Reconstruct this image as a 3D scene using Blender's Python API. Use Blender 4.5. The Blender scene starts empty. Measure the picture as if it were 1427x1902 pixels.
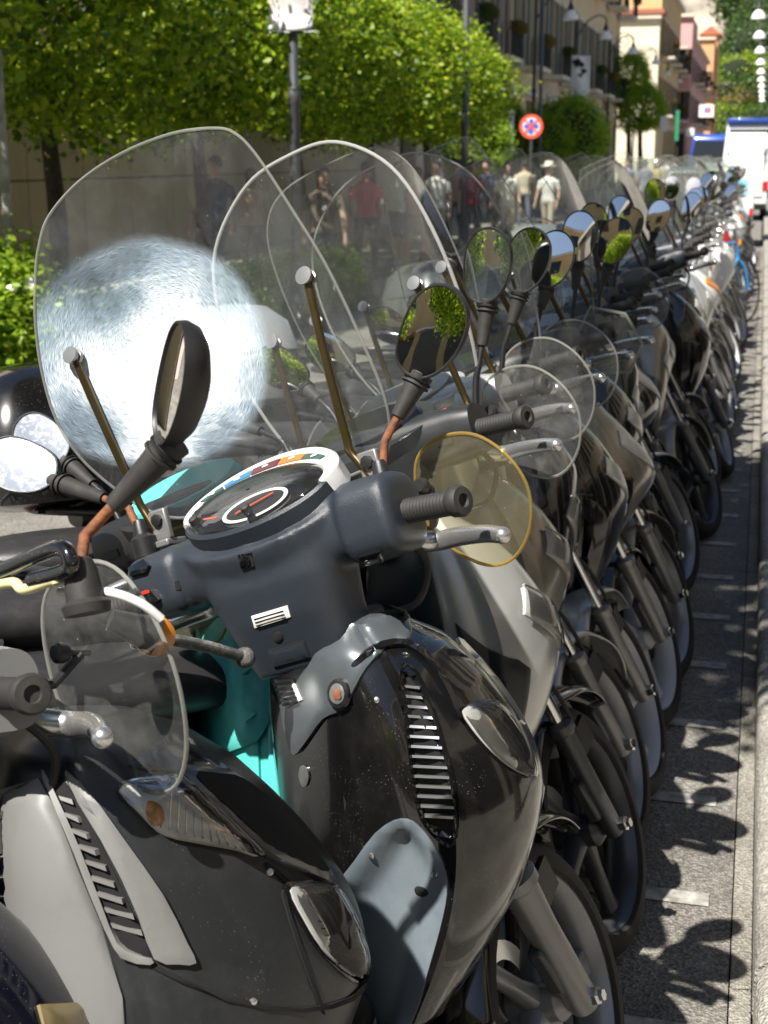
import bpy, bmesh, math, random
from mathutils import Vector as V, Matrix, geometry, noise
from mathutils.bvhtree import BVHTree
PI = math.pi; R = math.radians
random.seed(7)
scene = bpy.context.scene
COL = scene.collection
# ------------------------------------------------------------------ camera, sky, sun, exposure
CH = 1.65; FPX = 2641.0; PITCH = R(14.0); YAW = R(14.56)
cam_d = bpy.data.cameras.new('camera'); cam = bpy.data.objects.new('camera', cam_d); COL.objects.link(cam)
cam.location = (0, 0, CH); cam.rotation_euler = (PI/2 - PITCH, 0, YAW)
cam_d.sensor_fit = 'VERTICAL'; cam_d.sensor_height = 36; cam_d.lens = FPX/1902*36
cam_d.clip_start = 0.05; cam_d.clip_end = 3000
cam_d.dof.use_dof = True; cam_d.dof.focus_distance = 2.05; cam_d.dof.aperture_fstop = 9.0
scene.camera = cam
SUN_EL = R(54); SH = V((0.43, 0.903)).normalized()      # horizontal direction in which shadows fall
world = bpy.data.worlds.new('World'); scene.world = world; world.use_nodes = True
wn = world.node_tree; bg = wn.nodes['Background']; sky = wn.nodes.new('ShaderNodeTexSky')
sky.sky_type = 'NISHITA'; sky.sun_disc = False; sky.sun_elevation = SUN_EL
sky.sun_rotation = math.atan2(-SH.x, -SH.y) % (2*PI)
wn.links.new(sky.outputs[0], bg.inputs[0]); bg.inputs[1].default_value = 0.05
sun_d = bpy.data.lights.new('sun', 'SUN'); sun = bpy.data.objects.new('sun', sun_d); COL.objects.link(sun)
sun_d.energy = 5.0; sun_d.angle = R(0.53); sun_d.color = (1, 0.955, 0.88)
sdir = V((SH.x*math.cos(SUN_EL), SH.y*math.cos(SUN_EL), -math.sin(SUN_EL)))
sun.rotation_euler = sdir.to_track_quat('-Z', 'Y').to_euler(); sun.location = (-5, -6, 12)
vs = scene.view_settings; vs.view_transform = 'Standard'; vs.look = 'None'; vs.exposure = 1.0; vs.gamma = 1.0
cy = scene.cycles
cy.transparent_max_bounces = 40; cy.max_bounces = 9; cy.transmission_bounces = 6; cy.caustics_reflective = False
cy.caustics_refractive = False; cy.use_denoising = True; cy.sample_clamp_indirect = 6.0

CAMM = Matrix.Translation(cam.location) @ cam.rotation_euler.to_matrix().to_4x4()
def ray(px, py):
    """direction through a photograph pixel, used only to find where a thing stands"""
    return CAMM.to_3x3() @ V(((px-713.5)/FPX, -(py-951)/FPX, -1))
def at_y(px, py, y):
    d = ray(px, py); return V(cam.location) + d*(y/d.y)
def at_z(px, py, z=0.0):
    d = ray(px, py); return V(cam.location) + d*((z-CH)/d.z)
def to_px(p):
    q = CAMM.inverted() @ V(p); return V((713.5 - FPX*q.x/q.z, 951 + FPX*q.y/q.z))

# ------------------------------------------------------------------ materials
MATS = {}
def nt(m): m.use_nodes = True; return m.node_tree.nodes, m.node_tree.links
def pm(name, col, rough=0.5, metal=0.0, coat=0.0, bump=None, dust=0.0, col2=None, vscale=3.0, dustcol=(0.33, 0.29, 0.23), rvar=0.0, spec=0.5, dscale=9.0, specks=0.0, scratch=0.0):
    if name in MATS: return MATS[name]
    m = bpy.data.materials.new(name); n, l = nt(m); b = n['Principled BSDF']; MATS[name] = m
    b.inputs['Base Color'].default_value = (*col, 1); b.inputs['Roughness'].default_value = rough
    b.inputs['Metallic'].default_value = metal; b.inputs['Coat Weight'].default_value = coat
    b.inputs['Coat Roughness'].default_value = 0.06; b.inputs['Specular IOR Level'].default_value = spec
    tc = n.new('ShaderNodeTexCoord'); cur = None; fac_r = None
    def noise_n(scale, det=6, rgh=0.6, off=0):
        t = n.new('ShaderNodeTexNoise'); t.inputs['Scale'].default_value = scale; t.inputs['Detail'].default_value = det
        t.inputs['Roughness'].default_value = rgh
        if off:
            mp = n.new('ShaderNodeMapping'); mp.inputs['Location'].default_value = (off, off*1.7, off*.6)
            l.new(tc.outputs['Object'], mp.inputs[0]); l.new(mp.outputs[0], t.inputs['Vector'])
        else: l.new(tc.outputs['Object'], t.inputs['Vector'])
        return t.outputs['Fac']
    def ramp(src, a, c, v0=0, v1=1):
        r = n.new('ShaderNodeMapRange'); r.inputs[1].default_value = a; r.inputs[2].default_value = c
        r.inputs[3].default_value = v0; r.inputs[4].default_value = v1; l.new(src, r.inputs[0]); return r.outputs[0]
    def mix(f, a, c):
        x = n.new('ShaderNodeMix'); x.data_type = 'RGBA'
        if hasattr(f, 'links') or hasattr(f, 'is_linked'): l.new(f, x.inputs[0])
        else: x.inputs[0].default_value = f
        for s, i in ((a, 6), (c, 7)):
            if isinstance(s, tuple): x.inputs[i].default_value = (*s, 1)
            else: l.new(s, x.inputs[i])
        return x.outputs[2]
    cur = col
    if col2: cur = mix(ramp(noise_n(vscale), .35, .65), cur, col2)
    rsum = None
    if dust > 0:
        f = ramp(noise_n(dscale, 8, .7, 3.1), .48, .78, 0.12*dust, dust)
        cur = mix(f, cur, dustcol); rsum = f
    if specks > 0:
        v = n.new('ShaderNodeTexVoronoi'); v.inputs['Scale'].default_value = 210; v.inputs['Randomness'].default_value = 1; l.new(tc.outputs['Object'], v.inputs['Vector'])
        v2 = ramp(v.outputs['Distance'], .06, .16, specks, 0)
        ms = n.new('ShaderNodeMath'); ms.operation = 'MULTIPLY'; l.new(v2, ms.inputs[0]); l.new(ramp(noise_n(14, 5, .6, 7.7), .45, .62), ms.inputs[1])
        cur = mix(ms.outputs[0], cur, (0.5, 0.47, 0.4))
    if not isinstance(cur, tuple): l.new(cur, b.inputs['Base Color'])
    if rsum is not None or rvar > 0:
        src = rsum if rsum is not None else noise_n(vscale*2)
        l.new(ramp(src, 0, 1, rough, min(1, rough + (0.55 if rsum is not None else rvar))), b.inputs['Roughness'])
        if coat and rsum is not None: l.new(ramp(src, 0, .8, 0.03, .5), b.inputs['Coat Roughness'])
    if bump or scratch:
        bp = n.new('ShaderNodeBump'); bp.inputs['Distance'].default_value = 0.002
        if bump: bp.inputs['Strength'].default_value = bump[1]; l.new(noise_n(bump[0], 4), bp.inputs['Height'])
        l.new(bp.outputs[0], b.inputs['Normal'])
    return m

def clear(name, tint=(.93, .95, .94), haze=0.03, hazecol=(.8, .8, .76), glare_patch=None, rough=0.03, dirt=0.06):
    """thin clear plastic sheet: transparent, fresnel reflection, fine dust; patch = (centre, radii) of a sun glare painted as white haze over scratches"""
    if name in MATS: return MATS[name]
    m = bpy.data.materials.new(name); n, l = nt(m); MATS[name] = m
    out = n['Material Output']; n.remove(n['Principled BSDF'])
    tr = n.new('ShaderNodeBsdfTransparent'); tr.inputs[0].default_value = (*tint, 1)
    gl = n.new('ShaderNodeBsdfGlossy'); gl.inputs['Roughness'].default_value = rough
    fr = n.new('ShaderNodeFresnel'); fr.inputs[0].default_value = 1.45
    m1 = n.new('ShaderNodeMixShader'); l.new(fr.outputs[0], m1.inputs[0]); l.new(tr.outputs[0], m1.inputs[1]); l.new(gl.outputs[0], m1.inputs[2])
    df = n.new('ShaderNodeBsdfDiffuse'); df.inputs[0].default_value = (*hazecol, 1)
    tl = n.new('ShaderNodeBsdfTranslucent'); tl.inputs[0].default_value = (*hazecol, 1)
    m2 = n.new('ShaderNodeMixShader'); m2.inputs[0].default_value = .45; l.new(df.outputs[0], m2.inputs[1]); l.new(tl.outputs[0], m2.inputs[2])
    tc = n.new('ShaderNodeTexCoord')
    no = n.new('ShaderNodeTexNoise'); no.inputs['Scale'].default_value = 7; no.inputs['Detail'].default_value = 9; no.inputs['Roughness'].default_value = .7
    l.new(tc.outputs['Object'], no.inputs['Vector'])
    mr = n.new('ShaderNodeMapRange'); mr.inputs[1].default_value = .42; mr.inputs[2].default_value = .75; mr.inputs[3].default_value = haze; mr.inputs[4].default_value = haze + dirt
    l.new(no.outputs['Fac'], mr.inputs[0]); fac = mr.outputs[0]
    vo = n.new('ShaderNodeTexVoronoi'); vo.inputs['Scale'].default_value = 90; l.new(tc.outputs['Object'], vo.inputs['Vector'])
    vr = n.new('ShaderNodeMapRange'); vr.inputs[1].default_value = .05; vr.inputs[2].default_value = .11; vr.inputs[3].default_value = .45; vr.inputs[4].default_value = 0
    l.new(vo.outputs['Distance'], vr.inputs[0])
    no2 = n.new('ShaderNodeTexNoise'); no2.inputs['Scale'].default_value = 23; l.new(tc.outputs['Object'], no2.inputs['Vector'])
    nr = n.new('ShaderNodeMapRange'); nr.inputs[1].default_value = .5; nr.inputs[2].default_value = .62; l.new(no2.outputs['Fac'], nr.inputs[0])
    mu = n.new('ShaderNodeMath'); mu.operation = 'MULTIPLY'; l.new(vr.outputs[0], mu.inputs[0]); l.new(nr.outputs[0], mu.inputs[1])
    ad = n.new('ShaderNodeMath'); ad.operation = 'MAXIMUM'; l.new(fac, ad.inputs[0]); l.new(mu.outputs[0], ad.inputs[1]); fac = ad.outputs[0]
    if glare_patch:
        c, rad, inner = glare_patch
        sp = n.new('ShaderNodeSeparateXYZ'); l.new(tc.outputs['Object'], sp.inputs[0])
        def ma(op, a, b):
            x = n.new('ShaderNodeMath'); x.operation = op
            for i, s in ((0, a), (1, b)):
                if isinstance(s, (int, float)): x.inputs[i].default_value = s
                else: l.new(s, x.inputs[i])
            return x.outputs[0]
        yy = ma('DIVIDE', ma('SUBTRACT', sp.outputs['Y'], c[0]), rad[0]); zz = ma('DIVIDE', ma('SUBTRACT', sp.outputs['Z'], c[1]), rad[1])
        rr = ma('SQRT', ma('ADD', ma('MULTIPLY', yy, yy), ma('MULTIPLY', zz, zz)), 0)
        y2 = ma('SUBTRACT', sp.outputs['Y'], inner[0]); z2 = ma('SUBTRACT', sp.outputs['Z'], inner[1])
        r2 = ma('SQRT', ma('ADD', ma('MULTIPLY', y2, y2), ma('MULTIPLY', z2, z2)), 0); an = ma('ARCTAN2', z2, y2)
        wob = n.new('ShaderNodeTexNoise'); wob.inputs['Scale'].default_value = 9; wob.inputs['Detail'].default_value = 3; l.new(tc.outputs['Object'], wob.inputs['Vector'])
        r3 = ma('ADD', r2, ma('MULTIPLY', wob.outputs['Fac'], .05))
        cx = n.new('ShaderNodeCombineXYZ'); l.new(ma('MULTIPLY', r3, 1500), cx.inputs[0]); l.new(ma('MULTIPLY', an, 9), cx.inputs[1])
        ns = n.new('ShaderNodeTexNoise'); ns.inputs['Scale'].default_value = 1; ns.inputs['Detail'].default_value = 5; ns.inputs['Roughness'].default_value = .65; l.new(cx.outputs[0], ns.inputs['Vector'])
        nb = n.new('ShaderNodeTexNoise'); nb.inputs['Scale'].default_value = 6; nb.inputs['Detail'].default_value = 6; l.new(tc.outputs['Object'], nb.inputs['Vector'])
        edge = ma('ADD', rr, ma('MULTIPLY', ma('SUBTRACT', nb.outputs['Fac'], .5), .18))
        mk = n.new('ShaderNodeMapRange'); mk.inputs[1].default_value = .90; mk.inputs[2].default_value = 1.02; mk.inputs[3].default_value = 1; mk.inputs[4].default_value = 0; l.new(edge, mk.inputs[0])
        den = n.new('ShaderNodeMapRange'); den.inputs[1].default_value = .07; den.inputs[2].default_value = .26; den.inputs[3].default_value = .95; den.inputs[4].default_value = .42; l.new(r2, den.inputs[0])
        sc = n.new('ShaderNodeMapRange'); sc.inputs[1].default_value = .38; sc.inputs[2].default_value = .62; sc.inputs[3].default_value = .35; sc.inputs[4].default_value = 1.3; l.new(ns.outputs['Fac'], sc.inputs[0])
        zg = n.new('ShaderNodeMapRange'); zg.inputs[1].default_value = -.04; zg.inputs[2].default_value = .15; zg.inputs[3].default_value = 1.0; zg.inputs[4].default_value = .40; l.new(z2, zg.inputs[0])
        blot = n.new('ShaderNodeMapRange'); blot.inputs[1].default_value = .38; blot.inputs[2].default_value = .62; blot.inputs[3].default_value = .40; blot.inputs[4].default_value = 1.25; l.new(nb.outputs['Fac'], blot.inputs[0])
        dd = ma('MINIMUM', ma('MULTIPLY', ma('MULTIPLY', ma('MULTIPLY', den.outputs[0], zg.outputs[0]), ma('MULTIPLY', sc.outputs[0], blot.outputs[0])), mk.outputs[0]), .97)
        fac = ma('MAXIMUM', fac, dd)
    if glare_patch:  # white and pale blue diffuse painted in for the sun glare
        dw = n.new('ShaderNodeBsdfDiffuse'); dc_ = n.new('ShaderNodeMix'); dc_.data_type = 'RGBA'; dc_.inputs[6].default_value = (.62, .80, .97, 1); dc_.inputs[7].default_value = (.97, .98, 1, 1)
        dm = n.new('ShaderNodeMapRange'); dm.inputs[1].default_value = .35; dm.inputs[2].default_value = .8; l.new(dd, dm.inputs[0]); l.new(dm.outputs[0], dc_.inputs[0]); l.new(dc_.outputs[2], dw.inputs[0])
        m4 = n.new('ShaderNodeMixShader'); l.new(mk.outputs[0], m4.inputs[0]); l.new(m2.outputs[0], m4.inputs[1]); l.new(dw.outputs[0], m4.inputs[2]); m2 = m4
    m3 = n.new('ShaderNodeMixShader'); l.new(fac, m3.inputs[0]); l.new(m1.outputs[0], m3.inputs[1]); l.new(m2.outputs[0], m3.inputs[2])
    l.new(m3.outputs[0], out.inputs[0]); return m

pm('black_gloss', (.004, .004, .0045), .14, coat=.8, dust=.035, specks=.5, bump=(900, .02))
pm('black_gloss_clean', (.006, .006, .007), .12, coat=.6)
pm('navy_gloss', (.003, .004, .014), .12, coat=.35, dust=.03, specks=.6)
pm('black_plastic', (.009, .009, .010), .40, dust=.05, bump=(600, .15))
pm('slate_plastic', (.021, .027, .036), .33, dust=.03, bump=(700, .35), rvar=.1)
pm('grey_tray', (.125, .155, .18), .28, dust=.22, dustcol=(.42, .43, .42), dscale=4, bump=(300, .1))
pm('collar_grey', (.10, .115, .125), .24, metal=.45, dust=.06)
pm('dark_grey_matt', (.015, .017, .018), .32, dust=.15, dustcol=(.13, .125, .12), dscale=11, specks=.35)
pm('light_grey_panel', (.16, .162, .155), .45, dust=.6, dustcol=(.09, .085, .075), dscale=13)
pm('beige_panel', (.17, .172, .168), .45, dust=.55, dustcol=(.10, .09, .08), dscale=7)
pm('rubber', (.012, .012, .012), .65, dust=.12, bump=(500, .2))
pm('tyre', (.014, .013, .012), .72, dust=.22, dustcol=(.13, .105, .075), bump=(260, .25))
pm('alloy', (.30, .305, .31), .34, metal=.4, dust=.15, dustcol=(.12, .10, .08))
pm('dark_alloy', (.075, .077, .082), .36, metal=.5, dust=.06)
pm('white_alloy', (.50, .52, .54), .42, metal=.1, dust=.4, dustcol=(.16, .13, .10))
pm('fork_grey', (.24, .24, .235), .32, metal=.5, dust=.12, dustcol=(.12, .10, .08))
pm('chrome', (.75, .75, .74), .10, metal=1, rvar=.1)
pm('silver_lever', (.68, .68, .67), .26, metal=.9, dust=.1)
pm('brass_rod', (.085, .062, .022), .30, metal=.8, dust=.12)
pm('rust', (.24, .085, .032), .75, col2=(.10, .035, .016), vscale=40, bump=(160, .6))
pm('silver_paint', (.52, .53, .52), .28, metal=.55, coat=.5, dust=.2)
pm('white_paint', (.72, .72, .70), .3, coat=.5, dust=.22)
pm('grey_paint', (.12, .125, .13), .28, metal=.4, coat=.6, dust=.2)
pm('champagne_paint', (.30, .28, .235), .27, metal=.6, coat=.6, dust=.2)
pm('dark_green_paint', (.022, .032, .026), .2, metal=.3, coat=.8, dust=.15)
pm('red_paint', (.28, .012, .014), .2, coat=.8, dust=.15)
pm('blue_paint', (.015, .035, .13), .2, coat=.8, dust=.15)
pm('teal_plastic', (.10, .56, .52), .42, dust=.30, dustcol=(.03, .20, .19), dscale=11, bump=(300, .1))
pm('seat_vinyl', (.018, .018, .020), .42, dust=.10, bump=(420, .3))
pm('label_white', (.72, .71, .66), .5)
pm('dial_white', (.75, .75, .73), .4)
pm('needle_red', (.75, .10, .03), .4)
pm('ink', (.012, .012, .012), .6)
pm('void', (.004, .004, .004), .9)
pm('slat_silver', (.42, .43, .44), .26, metal=.8)
for nm, c in (('lamp_teal', (.0, .05, .045)), ('lamp_blue', (.02, .15, .30)), ('lamp_maroon', (.09, .006, .02)), ('lamp_orange', (.45, .15, .015)), ('lamp_green', (.0, .06, .04))):
    pm(nm, c, .25, coat=.5)
pm('amber', (.70, .24, .015), .22, coat=.6, dust=.15)
pm('red_lens', (.5, .01, .012), .15, coat=1)
pm('lens_reflector', (.70, .70, .67), .32, metal=.45, bump=(60, .25))
pm('red_switch', (.8, .03, .02), .35)
pm('mirror_glass', (.82, .83, .83), .015, metal=1)
pm('mirror_dusty', (.72, .74, .75), .16, metal=.9, dust=.5, dustcol=(.6, .6, .58), dscale=60)
clear('clear_guard', tint=(.84, .85, .84), haze=.03, dirt=.14); clear('clear_screen', haze=.012, dirt=.05); clear('clear_smoke', tint=(.62, .62, .60), haze=.03)
clear('clear_lens', tint=(.98, .98, .97), haze=.008, dirt=.02); clear('clear_amber', tint=(.92, .86, .66), haze=.10, hazecol=(.8, .72, .45))
clear('clear_edge', tint=(.80, .82, .78), haze=.30, hazecol=(.70, .70, .64)); clear('amber_edge', tint=(.85, .7, .3), haze=.35, hazecol=(.7, .5, .16))
clear('rim_edge', tint=(.8, .8, .8), haze=.75, hazecol=(.62, .62, .60))

# ------------------------------------------------------------------ mesh tools
def cat(pts, n, closed=False):
    """smooth curve (Catmull-Rom) through pts, n steps for each span"""
    P = [V(p) for p in pts]; out = []; m = len(P)
    for i in range(m if closed else m-1):
        if closed: a, b, c, d = P[(i-1) % m], P[i], P[(i+1) % m], P[(i+2) % m]
        else: a, b, c, d = P[max(i-1, 0)], P[i], P[i+1], P[min(i+2, m-1)]
        for k in range(n):
            t = k/n; t2 = t*t; t3 = t2*t
            out.append(.5*((2*b) + (c-a)*t + (2*a-5*b+4*c-d)*t2 + (3*b-a-3*c+d)*t3))
    if not closed: out.append(P[-1])
    return out
def lerp(a, b, t): return a + (b-a)*t
def table(rows, z):
    """smooth interpolation in rows [(z, a, b, ...)] sorted by z"""
    if z <= rows[0][0]: return rows[0][1:]
    for i in range(len(rows)-1):
        if z <= rows[i+1][0]:
            t = (z-rows[i][0])/(rows[i+1][0]-rows[i][0]); r0 = rows[max(i-1, 0)]; r1 = rows[i]; r2 = rows[i+1]; r3 = rows[min(i+2, len(rows)-1)]
            t2 = t*t; t3 = t2*t
            return tuple(.5*((2*b)+(c-a)*t+(2*a-5*b+4*c-d)*t2+(3*b-a-3*c+d)*t3) for a, b, c, d in zip(r0[1:], r1[1:], r2[1:], r3[1:]))
    return rows[-1][1:]
class MB:
    def __init__(s): s.v = []; s.f = []
    def add(s, vs, fs):
        o = len(s.v); s.v += [V(p) for p in vs]; s.f += [tuple(i+o for i in f) for f in fs]; return s
    def box(s, c, d, rot=None, taper=1.0):
        h = V(d)/2; P = []
        for z in (-1, 1):
            k = taper if z > 0 else 1
            for x, y in ((-1, -1), (1, -1), (1, 1), (-1, 1)):
                p = V((x*h.x*k, y*h.y*k, z*h.z)); P.append((rot @ p if rot else p) + V(c))
        return s.add(P, [(3, 2, 1, 0), (4, 5, 6, 7), (0, 1, 5, 4), (1, 2, 6, 5), (2, 3, 7, 6), (3, 0, 4, 7)])
    def bbox(s, a, b): return s.box((V(a)+V(b))/2, V(b)-V(a))
    def loft(s, rings, cap=True, closed=True):
        n = len(rings[0]); P = [p for r in rings for p in r]; F = []
        for i in range(len(rings)-1):
            for j in range(n if closed else n-1):
                k = (j+1) % n; F.append((i*n+j, i*n+k, (i+1)*n+k, (i+1)*n+j))
        if cap and closed: F.append(tuple(range(n-1, -1, -1))); F.append(tuple((len(rings)-1)*n+j for j in range(n)))
        return s.add(P, F)
    def tube(s, path, rad, seg=10, cap=True, flat=1.0, up=None):
        path = [V(p) for p in path]; m = len(path)
        if not hasattr(rad, '__len__'): rad = [rad]*m
        T = [(path[min(i+1, m-1)]-path[max(i-1, 0)]).normalized() for i in range(m)]
        a = V(up) if up else (V((0, 0, 1)) if abs(T[0].z) < .9 else V((1, 0, 0)))
        a = (a - T[0]*a.dot(T[0])).normalized(); rings = []
        for i in range(m):
            a = (a - T[i]*a.dot(T[i])).normalized(); b = T[i].cross(a)
            rings.append([path[i] + (a*math.cos(2*PI*k/seg)*flat + b*math.sin(2*PI*k/seg))*rad[i] for k in range(seg)])
        return s.loft(rings, cap)
    def lathe(s, prof, o, axis, seg=20, cap=True):
        ax = V(axis).normalized(); a = ax.orthogonal().normalized(); b = ax.cross(a); o = V(o)
        return s.loft([[o + ax*h + (a*math.cos(2*PI*k/seg)+b*math.sin(2*PI*k/seg))*max(r, 1e-4) for k in range(seg)] for r, h in prof], cap)
    def ring(s, prof, o, axis, seg=28, a0=0, a1=2*PI):
        """closed profile [(r,h)] swept round axis (a solid ring)"""
        ax = V(axis).normalized(); a = V((1, 0, 0)) if abs(ax.x) < .9 else V((0, 0, 1)); a = (a-ax*a.dot(ax)).normalized(); b = ax.cross(a); o = V(o)
        full = abs(a1-a0-2*PI) < 1e-5; m = seg if full else seg+1
        rings = [[o + ax*h + (a*math.cos(a0+(a1-a0)*k/seg)+b*math.sin(a0+(a1-a0)*k/seg))*r for r, h in prof] for k in range(m)]
        if full: rings.append(rings[0])
        return s.loft(rings, not full)
    def grid(s, fn, nu, nv):
        return s.add([fn(i/nu, j/nv) for i in range(nu+1) for j in range(nv+1)],
                     [(i*(nv+1)+j, (i+1)*(nv+1)+j, (i+1)*(nv+1)+j+1, i*(nv+1)+j+1) for i in range(nu) for j in range(nv)])
    def prism(s, pts, ext):
        n = len(pts); e = V(ext); P = [V(p) for p in pts] + [V(p)+e for p in pts]
        return s.add(P, [tuple(range(n-1, -1, -1)), tuple(range(n, 2*n))] + [(i, (i+1) % n, n+(i+1) % n, n+i) for i in range(n)])
    def ball(s, c, r, seg=14, rings=8):
        r = V(r) if hasattr(r, '__len__') else V((r, r, r)); c = V(c)
        return s.loft([[c+V((r.x*math.sin(PI*max(min(i/rings, .999), .001))*math.cos(2*PI*k/seg), r.y*math.sin(PI*max(min(i/rings, .999), .001))*math.sin(2*PI*k/seg), -r.z*math.cos(PI*i/rings))) for k in range(seg)] for i in range(rings+1)])
    def mesh(s, name, angle=38, smooth=True):
        me = bpy.data.meshes.new(name); me.from_pydata([tuple(p) for p in s.v], [], s.f)
        bm = bmesh.new(); bm.from_mesh(me); bmesh.ops.remove_doubles(bm, verts=bm.verts, dist=1e-5)
        bmesh.ops.recalc_face_normals(bm, faces=bm.faces); bm.to_mesh(me); bm.free()
        if smooth: me.shade_smooth(); me.set_sharp_from_angle(angle=R(angle))
        return me
def link(o, parent=None):
    COL.objects.link(o)
    if parent: o.parent = parent
    return o
def obj(name, mb, mat, parent=None, angle=38, smooth=True, solid=0, bevel=0):
    me = mb if isinstance(mb, bpy.types.Mesh) else mb.mesh(name, angle, smooth)
    if not me.materials:
        for mm in (mat if isinstance(mat, (list, tuple)) else [mat]): me.materials.append(MATS[mm] if isinstance(mm, str) else mm)
    o = bpy.data.objects.new(name, me); link(o, parent)
    if solid: md = o.modifiers.new('s', 'SOLIDIFY'); md.thickness = solid; md.offset = -1
    if bevel: md = o.modifiers.new('b', 'BEVEL'); md.width = bevel; md.segments = 2; md.limit_method = 'ANGLE'; md.angle_limit = R(35)
    return o
def bake(o):
    dg = bpy.context.evaluated_depsgraph_get(); me = bpy.data.meshes.new_from_object(o.evaluated_get(dg)); o.modifiers.clear(); o.data = me; return o
def tag(o, label=None, cat_=None, group=None, kind=None):
    if label: o['label'] = label
    if cat_: o['category'] = cat_
    if group: o['group'] = group
    if kind: o['kind'] = kind
    return o
def empty(name, loc=(0, 0, 0), rz=0):
    o = bpy.data.objects.new(name, None); link(o); o.location = loc; o.rotation_euler = (0, 0, rz); o.empty_display_size = .1; return o
def sellipse(c, ax1, ax2, r1, r2, n=2.5, seg=24):
    c = V(c); a = V(ax1); b = V(ax2); out = []
    for k in range(seg):
        t = 2*PI*k/seg; ct, st = math.cos(t), math.sin(t)
        out.append(c + a*(r1*math.copysign(abs(ct)**(2/n), ct)) + b*(r2*math.copysign(abs(st)**(2/n), st)))
    return out

# ------------------------------------------------------------------ pose of a scooter (forward +X, left +Y, origin under the front wheel)
RAKE = R(26); GP = V((.09, 0, 0)); AX = V((-math.sin(RAKE), 0, math.cos(RAKE)))
def steer_m(d): return Matrix.Translation(GP) @ Matrix.Rotation(d, 4, AX) @ Matrix.Translation(-GP)
def pose_m(x, y, psi, lean): return Matrix.Translation((x, y, 0.0)) @ Matrix.Rotation(PI/2-R(psi), 4, 'Z') @ Matrix.Rotation(-R(lean), 4, 'X')
STEERED = set()
def spart(name, mb, mat, root, S, **k):
    o = obj(name, mb, mat, root, **k); o.matrix_local = S; STEERED.add(o.name); return o
CACHE = {}
def cached(key, fn, name, **k):
    if key not in CACHE: CACHE[key] = fn().mesh(name, **k)
    return CACHE[key]
_obj = obj
def obj(name, mb, mat, parent=None, **k):
    o = _obj(name, mb, mat, parent, **k)
    if not isinstance(mat, (list, tuple)):
        mm = MATS[mat] if isinstance(mat, str) else mat
        if o.data.materials[0] != mm: o.material_slots[0].link = 'OBJECT'; o.material_slots[0].material = mm
    return o
WR = .27                                                     # wheel radius
def tyre_mb(r=WR, w=.047, o=(0, 0, WR)):
    pr = []
    for k in range(15):
        a = PI*k/14; pr.append((r - .050*(1-math.sin(a)**.75), -w*math.cos(a)))
    pr += [(r-.056, w*.72), (r-.056, -w*.72)]
    return MB().ring(pr, o, (0, 1, 0), 48)
def rim_mb(r=WR, o=(0, 0, WR), w=.036):
    m = MB(); ri = r-.049
    m.ring([(ri+.004, -w), (ri-.010, -w-.003), (ri-.016, -w+.005), (ri-.026, -w*.4), (ri-.026, w*.4), (ri-.016, w-.005), (ri-.010, w+.003), (ri+.004, w)], o, (0, 1, 0), 48)
    m.lathe([(.012, -.062), (.024, -.058), (.036, -.045), (.036, .045), (.024, .058), (.012, .062)], o, (0, 1, 0), 20)
    return m
def spoke_mb(k, n, r=WR, o=(0, 0, WR)):
    a = 2*PI*k/n; d = V((math.cos(a), 0, math.sin(a))); t = V((-d.z, 0, d.x)); m = MB(); ov = V(o)
    m.loft([sellipse(ov+d*q, t, V((0, 1, 0)), wd, th, 3, 12) for q, wd, th in ((.03, .022, .026), (.09, .014, .019), (r-.105, .017, .015), (r-.078, .027, .016))])
    return m
def disc_mb(o=(0, 0, WR), y=.059):
    return MB().ring([(.075, y), (.075, y-.004), (.108, y-.004), (.108, y)], o, (0, 1, 0), 32)
def wheel(root, S, pos, alloy, lod, n=5, steer=True, name='front_wheel'):
    kk = (round(pos[0], 3), round(pos[2], 3))
    mk = spart if steer else (lambda nm, mb, mt, rt, S, **q: obj(nm, mb, mt, rt, **q))
    w = mk(name, cached(('rim', kk), lambda: rim_mb(o=pos), 'rim'), alloy, root, S)
    obj('tyre', cached(('tyre', kk), lambda: tyre_mb(o=pos), 'tyre'), 'tyre', w)
    if lod < 2:
        for k in range(n): obj('spoke', cached(('spoke', kk, k, n), lambda: spoke_mb(k, n, o=pos), 'spoke'), alloy, w)
        obj('brake_disc', cached(('disc', kk), lambda: disc_mb(pos), 'brake_disc'), 'chrome', w)
    return w
def fender_mb(style):
    def fn(u, v):
        a = lerp(R(172), R(36 if style == 0 else 24), u); y = (v-.5)*2
        w = .066*(1 - max(0, (u-.60)/.40)**2.0*.72)
        if style == 1: w = .07*(1-max(0, (u-.75)/.25)**2*.6)
        r = WR + .026 - .42*w*abs(y)**2.4 + .010*math.sin(u*PI) + (.085*max(0, (u-.6)/.4)**1.6 if style == 0 else .03*max(0, (u-.7)/.3))
        if style == 2: r = WR+.034-.045*abs(y)**2.2
        return V((r*math.cos(a), y*w, WR + r*math.sin(a)))
    return MB().grid(fn, 26, 12)
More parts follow.
